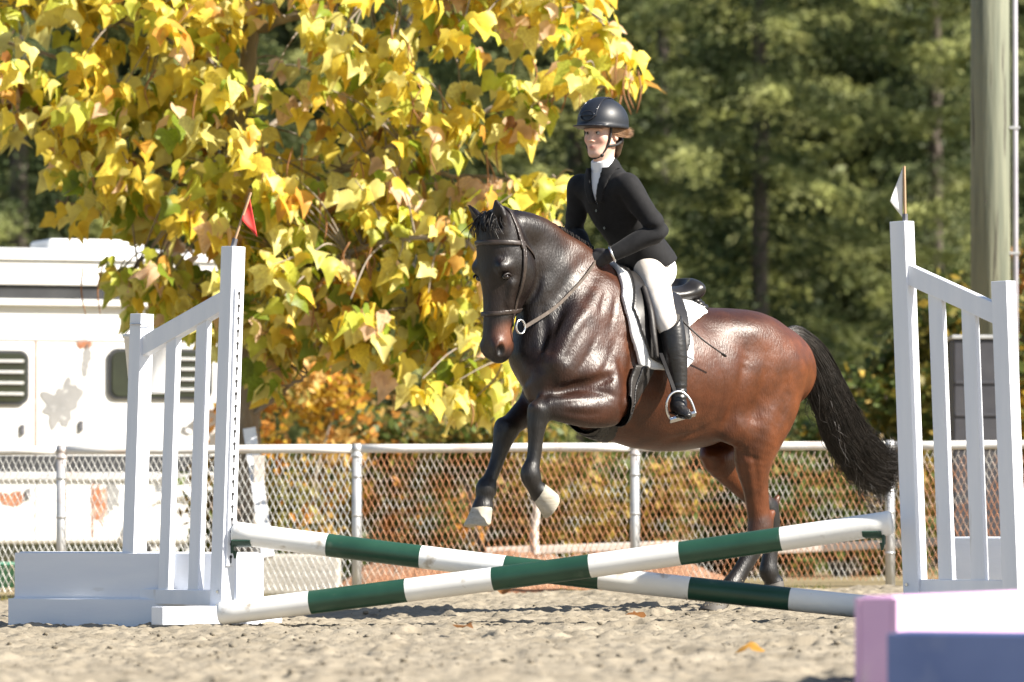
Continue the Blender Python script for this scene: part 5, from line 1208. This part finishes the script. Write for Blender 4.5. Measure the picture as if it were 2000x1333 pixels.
# ================================================================== conifers
def fir_mesh(seed, Ht, R, nb, ns, sz):
    r = np.random.default_rng(seed); pos, axs, szs, cols = [], [], [], []
    for i in range(nb):
        h = Ht * (0.03 + .95 * (i + r.random()) / nb); az = r.uniform(0, 2 * pi); L = (R * (1 - h / Ht) ** .75 + .35) * r.uniform(.65, 1.12)
        out = np.array([cos(az), sin(az), 0]); sd = np.array([-sin(az), cos(az), 0]); n = int(ns * (L / R) ** 1.2) + 20
        t = r.uniform(.02, 1, n) ** .7; lat = r.normal(0, 1, n) * .13 * L * (1.15 - t) ** .8; droop = -.34 * L * t ** 1.5 + .10 * L * t ** 4
        hang = -np.abs(r.normal(0, .14, n)) * L * .35
        p = np.array([0, 0, h])[None] + out[None] * (t * L)[:, None] + sd[None] * lat[:, None] + np.array([0, 0, 1.0])[None] * (droop + hang - np.abs(lat) * .35)[:, None]
        a = out[None] * .7 + sd[None] * (np.sign(lat) * .5)[:, None] + np.array([0, 0, -.35])[None] + r.normal(0, .35, (n, 3))
        pos.append(p); axs.append(a / np.linalg.norm(a, axis=1)[:, None]); szs.append(sz * r.uniform(.6, 1.4, n)); g = r.uniform(.75, 1.25) 
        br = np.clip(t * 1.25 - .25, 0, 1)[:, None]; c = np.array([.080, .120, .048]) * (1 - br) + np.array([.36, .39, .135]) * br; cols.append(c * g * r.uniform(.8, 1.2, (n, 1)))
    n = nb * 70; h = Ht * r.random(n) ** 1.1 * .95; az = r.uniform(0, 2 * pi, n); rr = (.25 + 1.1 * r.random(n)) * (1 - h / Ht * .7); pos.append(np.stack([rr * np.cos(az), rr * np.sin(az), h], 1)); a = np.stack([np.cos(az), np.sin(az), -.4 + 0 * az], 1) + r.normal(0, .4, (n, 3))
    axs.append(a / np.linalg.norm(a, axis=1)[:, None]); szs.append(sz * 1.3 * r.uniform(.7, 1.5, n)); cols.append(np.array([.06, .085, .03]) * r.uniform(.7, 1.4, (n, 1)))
    pos, axs, szs, cols = map(np.concatenate, (pos, axs, szs, cols)); n = len(pos); up = r.normal(0, 1, (n, 3)); w = np.cross(axs, up); w /= np.linalg.norm(w, axis=1)[:, None]
    V = np.stack([pos - axs * szs[:, None], pos + w * szs[:, None] * .33, pos + axs * szs[:, None] * 1.1, pos - w * szs[:, None] * .33], 1).reshape(-1, 3)
    return V, np.arange(4 * n).reshape(-1, 4), np.repeat(cols, 4, 0)
fir_v = []
for sd, Ht, R in ((3, 17, 3.6), (8, 19, 4.2), (15, 16, 3.2)):
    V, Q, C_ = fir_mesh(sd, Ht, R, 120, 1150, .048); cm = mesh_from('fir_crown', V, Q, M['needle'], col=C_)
    Vt, Ft = tube([(0, 0, -.5), (.05, 0, Ht * .3), (0, .05, Ht * .7), (0, 0, Ht)], [.13, .11, .06, .02], 9); tm = mesh_from('fir_trunk', Vt, Ft, M['fir_bark'], smooth=True); fir_v.append((cm, tm))
def terr(x, d): return -0.04 + 0.014 * max(-8, min(8, x)) + max(0, d - 62) * .03
for px, d, k, s_, rot, lab in ((1480, 94, 0, 1.2, .4, 'bushy green fir tree behind the rider and the horse, its boughs lit'), (1830, 100, 1, 1.15, 2.0, 'tall dark fir tree behind the right standard and its white flag'), (1120, 98, 2, 1.3, 1.1, 'dark fir tree behind the rider, next to the yellow tree'),
                             (800, 92, 1, 1.1, 3.3, 'fir tree hidden behind the middle of the yellow tree'), (420, 90, 0, 1.15, 5.0, 'dark fir tree behind the trailer and the yellow leaves'), (40, 88, 2, 1.25, 2.6, 'dark fir tree at the left edge above the trailer roof'), (2150, 92, 0, 1.2, 4.1, 'fir tree at the right edge behind the utility pole'), (1290, 112, 1, 1.2, 5.5, 'shaded fir tree in the dark gap right of the rider')):
    g = G(px, d); x = g[0]; z = terr(x, d); root = empty('fir_tree', (x, d, z - .2), lab, 'tree', 'fir trees of the wood behind the arena')
    for nm, me in (('crown', fir_v[k][0]), ('trunk', fir_v[k][1])):
        o = link(nm, me, root); o.rotation_euler = (0, 0, rot); o.scale = (s_, s_, s_)
Vs, Qs, Cs, kk = [], [], [], 0; V0, Q0, C0 = fir_mesh(33, 21, 4.8, 100, 130, .22)
for i in range(30):
    x = -26 + i * 1.75 + RNG.uniform(-1, 1); d = RNG.uniform(116, 135); a = RNG.uniform(0, 6.28); R_ = np.array([[cos(a), -sin(a), 0], [sin(a), cos(a), 0], [0, 0, 1]])
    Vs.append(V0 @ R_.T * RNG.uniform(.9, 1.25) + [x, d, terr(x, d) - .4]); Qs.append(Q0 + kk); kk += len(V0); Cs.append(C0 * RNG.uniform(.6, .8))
tag(wobj('distant_forest', np.concatenate(Vs), np.concatenate(Qs), M['needle'], col=np.concatenate(Cs)), 'dark wood of conifers filling the far background', 'forest', kind='stuff')

# ================================================================== autumn shrubs
def shrub(lab, px, d, w, h, pal, n, lsz=.05, z0=0.0, dep=None, dens=1.0):
    g = G(px, d); g[2] = terr(g[0], d); root = empty('shrub', g, lab, 'shrub', 'autumn shrubs beyond the fence'); r = np.random.default_rng(int(px * 7 + d)); dep = dep or w
    nb = max(14, int(w * h * 16)); cen = np.stack([r.uniform(-.5, .5, nb) * w, r.uniform(-.5, .5, nb) * dep, z0 + h * r.uniform(.05, 1, nb) ** .8], 1)
    keep = (cen[:, 0] / (w * .5)) ** 2 + ((cen[:, 2] - h * .4) / (h * .62)) ** 2 < 1.05; cen = cen[keep]; bc = r.choice(len(pal), len(cen)); k = r.integers(len(cen), size=n)
    p = cen[k] + r.normal(0, 1, (n, 3)) * [.15, .15, .11]; p[:, 2] = np.maximum(p[:, 2], .03); a = r.normal(0, 1, (n, 3)); a[:, 2] -= .4; a /= np.linalg.norm(a, axis=1)[:, None]; b = np.cross(a, r.normal(0, 1, (n, 3))); b /= np.linalg.norm(b, axis=1)[:, None]
    s_ = (lsz * r.uniform(.6, 1.3, n))[:, None]; V = np.stack([p - a * s_, p + b * s_ * .6, p + a * s_, p - b * s_ * .6], 1).reshape(-1, 3); c = np.array(pal)[np.where(r.random(n) < .7, bc[k], r.integers(len(pal), size=n))] * r.uniform(.75, 1.15, (n, 1))
    o = wobj('foliage', V + g, np.arange(4 * n).reshape(-1, 4), M['shrub_leaf'], root, col=np.repeat(c, 4, 0)); o['kind'] = 'stuff'
    parts = [tube(smooth_path([g + [r.normal(0, .06), r.normal(0, .06), -.05], g + cen[j] * [.4, .4, .55], g + cen[j]], 3), np.linspace(.02, .006, 7), 5, cap=False) for j in r.choice(len(cen), min(12, len(cen)), replace=False)]
    V, Fq = join(parts); o = wobj('stems', V, Fq, M['bark'], root, smooth=True); o['kind'] = 'stuff'
Yl, Og, Ol, Gr, Br = (.62, .42, .05), (.58, .27, .05), (.22, .20, .04), (.10, .14, .03), (.24, .165, .05)
shrub('bright orange and yellow bush behind the fence right of the left standard', 585, 46, 1.15, 1.75, [Yl, Og, Og, (.66, .45, .14), Ol], 5200)
shrub('dark olive bush below the yellow tree, left of the forelegs', 775, 48, 1.1, 1.45, [Ol, Gr, Br, Gr, Og], 4200)
shrub('yellow-brown bush between the yellow tree and the forelegs', 945, 46, 1.0, 1.35, [Ol, (.40, .28, .05), Br, Ol, Gr], 3800)
shrub('olive and yellow bush behind the fence under the horse', 1180, 45, 1.25, .92, [Ol, (.36, .26, .05), Br, Gr], 4200)
shrub('brown-green bush behind the fence under the belly of the horse', 1420, 46, 1.2, .95, [Ol, Br, Gr, Gr], 4000)
shrub('dark bush behind the fence under the tail', 1640, 45, 1.1, 1.0, [Gr, Br, Ol, Gr], 3600)
shrub('tall yellow-leaved bush behind the right standard', 1850, 52, 1.3, 2.6, [Ol, (.46, .33, .05), Gr, Ol, Gr], 6000, .06)
shrub('yellow and orange bush at the right edge behind the utility pole', 2060, 50, 1.1, 2.9, [Yl, Og, Ol, Gr], 5200, .06)
shrub('sparse dark bush with scattered yellow leaves above the tail', 1690, 56, 1.1, 1.75, [Gr, Gr, Yl, Br], 2600, .06)
shrub('dark green bush behind the fence near the left standard', 505, 43, .7, 1.0, [Gr, Ol, Br], 2400)

# ================================================================== utility pole and grey cabinet
up = G(1936, 41.0); root = empty('utility_pole', up, 'weathered green-grey wooden utility pole at the right edge', 'pole')
M['pole_wood'] = pm('treated_wood', (.12, .135, .10), (.26, .265, .19), 13, .85, .9, 30, stretch=(1, 1, .06), c3=(.07, .065, .05), s3=22, t3=(.60, .68), bdist=.01)
M['conduit'] = pm('conduit', (.36, .35, .40), (.46, .45, .5), 5, .5)
V, Fq = tube([up + [0, 0, -.2], up + [0, 0, 3], up + [.01, 0, 8.5]], [.150, .146, .135], 28); wobj('shaft', V, Fq, M['pole_wood'], root, smooth=True)
cx = P(1983, 500, 40.95); V, Fq = tube([(cx[0], cx[1], 0), (cx[0], cx[1], 3), (cx[0], cx[1], 8)], .021, 10); cd = wobj('conduit', V, Fq, M['conduit'], root, smooth=True)
for py in (495, 250): c = P(1983, py, 40.95); box_bar('strap', c + [-.045, -.018, 0], c + [.03, -.018, 0], .01, .02, M['galv'], cd, None, .002)
M['cabinet'] = pm('grey_cabinet', (.045, .045, .055), (.07, .07, .08), 5, .6, .1, 20, c3=(.10, .09, .085), s3=3)
c = P(1908, 657, 39.4); zg = .0; root = empty('utility_cabinet', (c[0], 39.4, zg), 'dark grey cabinet seen between the slats of the right standard', 'cabinet')
hz = c[2] - zg; link('body', box_me('body', .36, .45, hz - .03, M['cabinet'], .012), root, (0, 0, (hz - .03) / 2)); link('lid', box_me('lid', .385, .48, .028, M['galv'], .006), root, (0, 0, hz - .012))
for i in range(3): link('rib', box_me('rib', .34, .012, .02, M['cabinet'], .004), root, (0, -.2275, hz * (.55 + .13 * i)))

# ================================================================== horse trailer
M['trailer_white'] = pm('trailer_white', (.74, .74, .73), (.82, .82, .81), 1.2, .32, .05, 3, c3=(.62, .58, .52), s3=.9, t3=(.62, .85))
M['primer'] = pm('primer_grey', (.22, .22, .22), (.30, .295, .29), 6, .7, c3=(.6, .6, .59), s3=14, t3=(.60, .66))
M['rust'] = pm('rust', (.24, .08, .035), (.42, .19, .10), 12, .9, .5, 30, c3=(.6, .55, .5), s3=10, t3=(.55, .7))
M['dark_trim'] = pm('dark_trim', (.02, .022, .026), (.045, .047, .052), 4, .5)
M['win'] = pm('tinted_window', (.010, .014, .012), (.03, .04, .025), 3, .12, spec=.6)
M['tyre'] = pm('tyre', (.012, .012, .012), (.025, .025, .024), 12, .8)
RD = 45.0; tr = empty('horse_trailer', G(150, RD), 'old white horse trailer with peeling paint and louvred windows behind the fence', 'trailer'); tb = np.array(tr.location)
def Tp(px, py, off=0.0): return P(px, py, RD - off)
def panel_box(name, x0, y0, x1, y1, mat, off, th, parent=tr, bev=.006):
    a, b = Tp(x0, y1), Tp(x1, y0); c = np.array([(a[0] + b[0]) / 2, RD - off + th / 2 - th, (a[2] + b[2]) / 2])
    return link(name, box_me(name, b[0] - a[0], th, b[2] - a[2], mat, bev), parent, c - base_of(parent))
x0, x1 = -420, 452
a, b = Tp(x0, 1062), Tp(x1, 500); L_, Hh = b[0] - a[0], b[2] - a[2]
link('body', box_me('body', L_, 2.1, Hh, M['trailer_white'], .05, 4), tr, np.array([(a[0] + b[0]) / 2, RD + 1.05, (a[2] + b[2]) / 2]) - tb)
# domed roof
n = 16; V = []; xa, xb = a[0] - .02, b[0] + .02; zr = Tp(0, 508)[2]; zc = Tp(0, 478)[2]
for x in (xa, xb):
    for i in range(n + 1): w = pi * i / n; V.append((x, RD + 1.05 - 1.08 * cos(w), zr + (zc - zr) * sin(w) ** .55))
Fq = [(i, i + 1, n + 2 + i, n + 1 + i) for i in range(n)] + [tuple(range(n + 1))[::-1], tuple(range(n + 1, 2 * n + 2))]
rf = wobj('roof', V, Fq, M['trailer_white'], tr, smooth=False)
c = Tp(232, 472); link('roof_vent', box_me('roof_vent', .80, .6, .10, M['trailer_white'], .04, 3), rf, c + [0, .9, 0] - base_of(rf))
panel_box('dark_band', x0, 559, x1 - 4, 585, M['dark_trim'], .0, .02)
panel_box('gutter', x0, 586, x1 - 2, 598, M['trailer_white'], .0, .06)
panel_box('gutter', x0, 546, x1 - 2, 558, M['trailer_white'], .0, .05)
panel_box('lower_band', x0, 890, x1 - 4, 922, M['dark_trim'], .0, .02)
panel_box('lower_trim', x0, 923, x1 - 4, 938, M['galv'], .0, .035)
panel_box('seam', x0, 664, x1 - 10, 667, M['primer'], .0, .006, bev=0)
panel_box('seam', 66, 668, 69, 889, M['rust'], .0, .006, bev=0); panel_box('seam', 180, 939, 184, 1050, M['rust'], .0, .006, bev=0); panel_box('seam', 66, 939, 68, 1050, M['primer'], .0, .006, bev=0)
def rrect(name, w, h, r, th, mat):
    o = []
    for cx_, cz_, a0 in ((w / 2 - r, h / 2 - r, 0), (-w / 2 + r, h / 2 - r, pi / 2), (-w / 2 + r, -h / 2 + r, pi), (w / 2 - r, -h / 2 + r, 1.5 * pi)): o += [(cx_ + r * cos(a0 + pi / 2 * k / 6), cz_ + r * sin(a0 + pi / 2 * k / 6)) for k in range(7)]
    n = len(o); V = [(x, y, z) for y in (-th / 2, th / 2) for x, z in o]; return mesh_from(name, V, [tuple(range(n)), tuple(range(2 * n - 1, n - 1, -1))] + [(i, n + i, n + (i + 1) % n, (i + 1) % n) for i in range(n)], mat)
for wx0, wx1, wy0, wy1, lx0 in ((-80, 52, 686, 792, -60), (213, 425, 680, 780, 355)):
    a, b = Tp(wx0, wy1), Tp(wx1, wy0); fr = link('window', rrect('window', b[0] - a[0], b[2] - a[2], .075, .05, M['dark_trim']), tr, np.array([(a[0] + b[0]) / 2, RD, (a[2] + b[2]) / 2]) - tb); fb = base_of(fr)
    link('pane', rrect('pane', b[0] - a[0] - .05, b[2] - a[2] - .05, .06, .01, M['win']), fr, (0, -.029, 0))
    for k in range(4): 
        z = a[2] + (b[2] - a[2]) * (.2 + .2 * k); la, lb = Tp(max(lx0, wx0 + 12), 700)[0], b[0] - .05
        link('louvre', box_me('louvre', lb - la, .02, .022, M['galv'], .003), fr, np.array([(la + lb) / 2, RD - .045, z]) - fb)
# peeling patches with ragged outlines
def patch(name, px, py, rx, ry, mat, sd, off=.004):
    r = np.random.default_rng(sd); n = 72; c = Tp(px, py); V = []; s_ = RD / F; rad = np.ones(n)
    for q in range(1, 17): rad = rad + .19 / q ** .6 * r.normal() * np.sin(q * 2 * pi * np.arange(n) / n + r.uniform(0, 6.28))
    rad = np.clip(rad, .25, 1.8)
    for lay in (0, .001):
        for i in range(n): w = 2 * pi * i / n; V.append(c + np.array([rx * s_ * rad[i] * cos(w), -off - .0 - lay, ry * s_ * rad[i] * sin(w)]))
    wobj(name, V, [tuple(range(n))[::-1], tuple(range(n, 2 * n))] + [(i, (i + 1) % n, n + (i + 1) % n, n + i) for i in range(n)], mat, tr)
patch('peeling_patch', 119, 795, 32, 46, M['primer'], 4); patch('peeling_patch', 168, 700, 10, 24, M['primer'], 6); patch('rust_patch', 165, 672, 16, 9, M['rust'], 7); patch('rust_patch', 12, 970, 30, 14, M['rust'], 8); patch('rust_patch', 198, 985, 13, 42, M['rust'], 9); patch('peeling_patch', 222, 970, 12, 30, M['primer'], 12)
for px, py in ((41, 840), (159, 832), (52, 965)): panel_box('latch', px - 4, py - 10, px + 3, py + 10, M['galv_dark'], .0, .025, bev=.003)
for px in (352,):
    c = Tp(px, 1075) + np.array([0, .12, 0]); n = 24; V = []
    prof = [(-.1, .20), (-.1, .34), (-.07, .37), (.07, .37), (.1, .34), (.1, .18)]
    for y, r in prof:
        for i in range(n): V.append(c + np.array([r * cos(2 * pi * i / n), y, r * sin(2 * pi * i / n)]))
    wh = wobj('wheel', V, [(j * n + i, j * n + (i + 1) % n, (j + 1) * n + (i + 1) % n, (j + 1) * n + i) for j in range(len(prof) - 1) for i in range(n)], M['tyre'], tr, smooth=True)
    V, Fq = tube([c + [0, -.07, 0], c + [0, .05, 0]], .2, 24); wobj('rim', V, Fq, M['galv'], wh)
    arc = [c + np.array([.44 * cos(w), -.13, .44 * sin(w)]) for w in np.linspace(.05, pi - .05, 16)]; V, Fq = tube(arc, .035, 8); wobj('mudguard', V, Fq, M['trailer_white'], tr, smooth=True)
# green tub by the trailer
c = G(25, 42.0); root = empty('feed_tub', c, 'green plastic tub on the ground behind the left fill box', 'tub'); M['tub'] = pm('tub_green', (.08, .30, .2), (.12, .38, .27), 6, .45)
n = 24; V = []; prof = [(0, .001), (0, .20), (.16, .26), (.17, .275), (.185, .275), (.185, .25), (.02, .19), (.02, .001)]
for z, r in prof:
    for i in range(n): V.append(c + np.array([r * cos(2 * pi * i / n), r * sin(2 * pi * i / n), z]))
wobj('pail', V, [(j * n + i, j * n + (i + 1) % n, (j + 1) * n + (i + 1) % n, (j + 1) * n + i) for j in range(len(prof) - 1) for i in range(n)], M['tub'], root, smooth=True)

tr.rotation_euler = (0, 0, radians(20))

# sand kicked up behind the planted hind foot
n = 260; px_, py_ = 1395 + np.abs(RNG.normal(0, 38, n)) * RNG.choice([-1, 1], n) * .9, 1183 - np.abs(RNG.normal(0, 26, n)); dd_ = 28.4 + RNG.normal(0, .12, n)
Vs = np.concatenate([P(a, b, c) + ico * RNG.uniform(.0015, .0045) for a, b, c in zip(px_, py_, dd_)]); tag(wobj('flying_sand', Vs, (icf[None] + 12 * np.arange(n)[:, None, None]).reshape(-1, 3), M['sand']), 'grains of sand thrown up around the hind hooves', 'sand', kind='stuff')
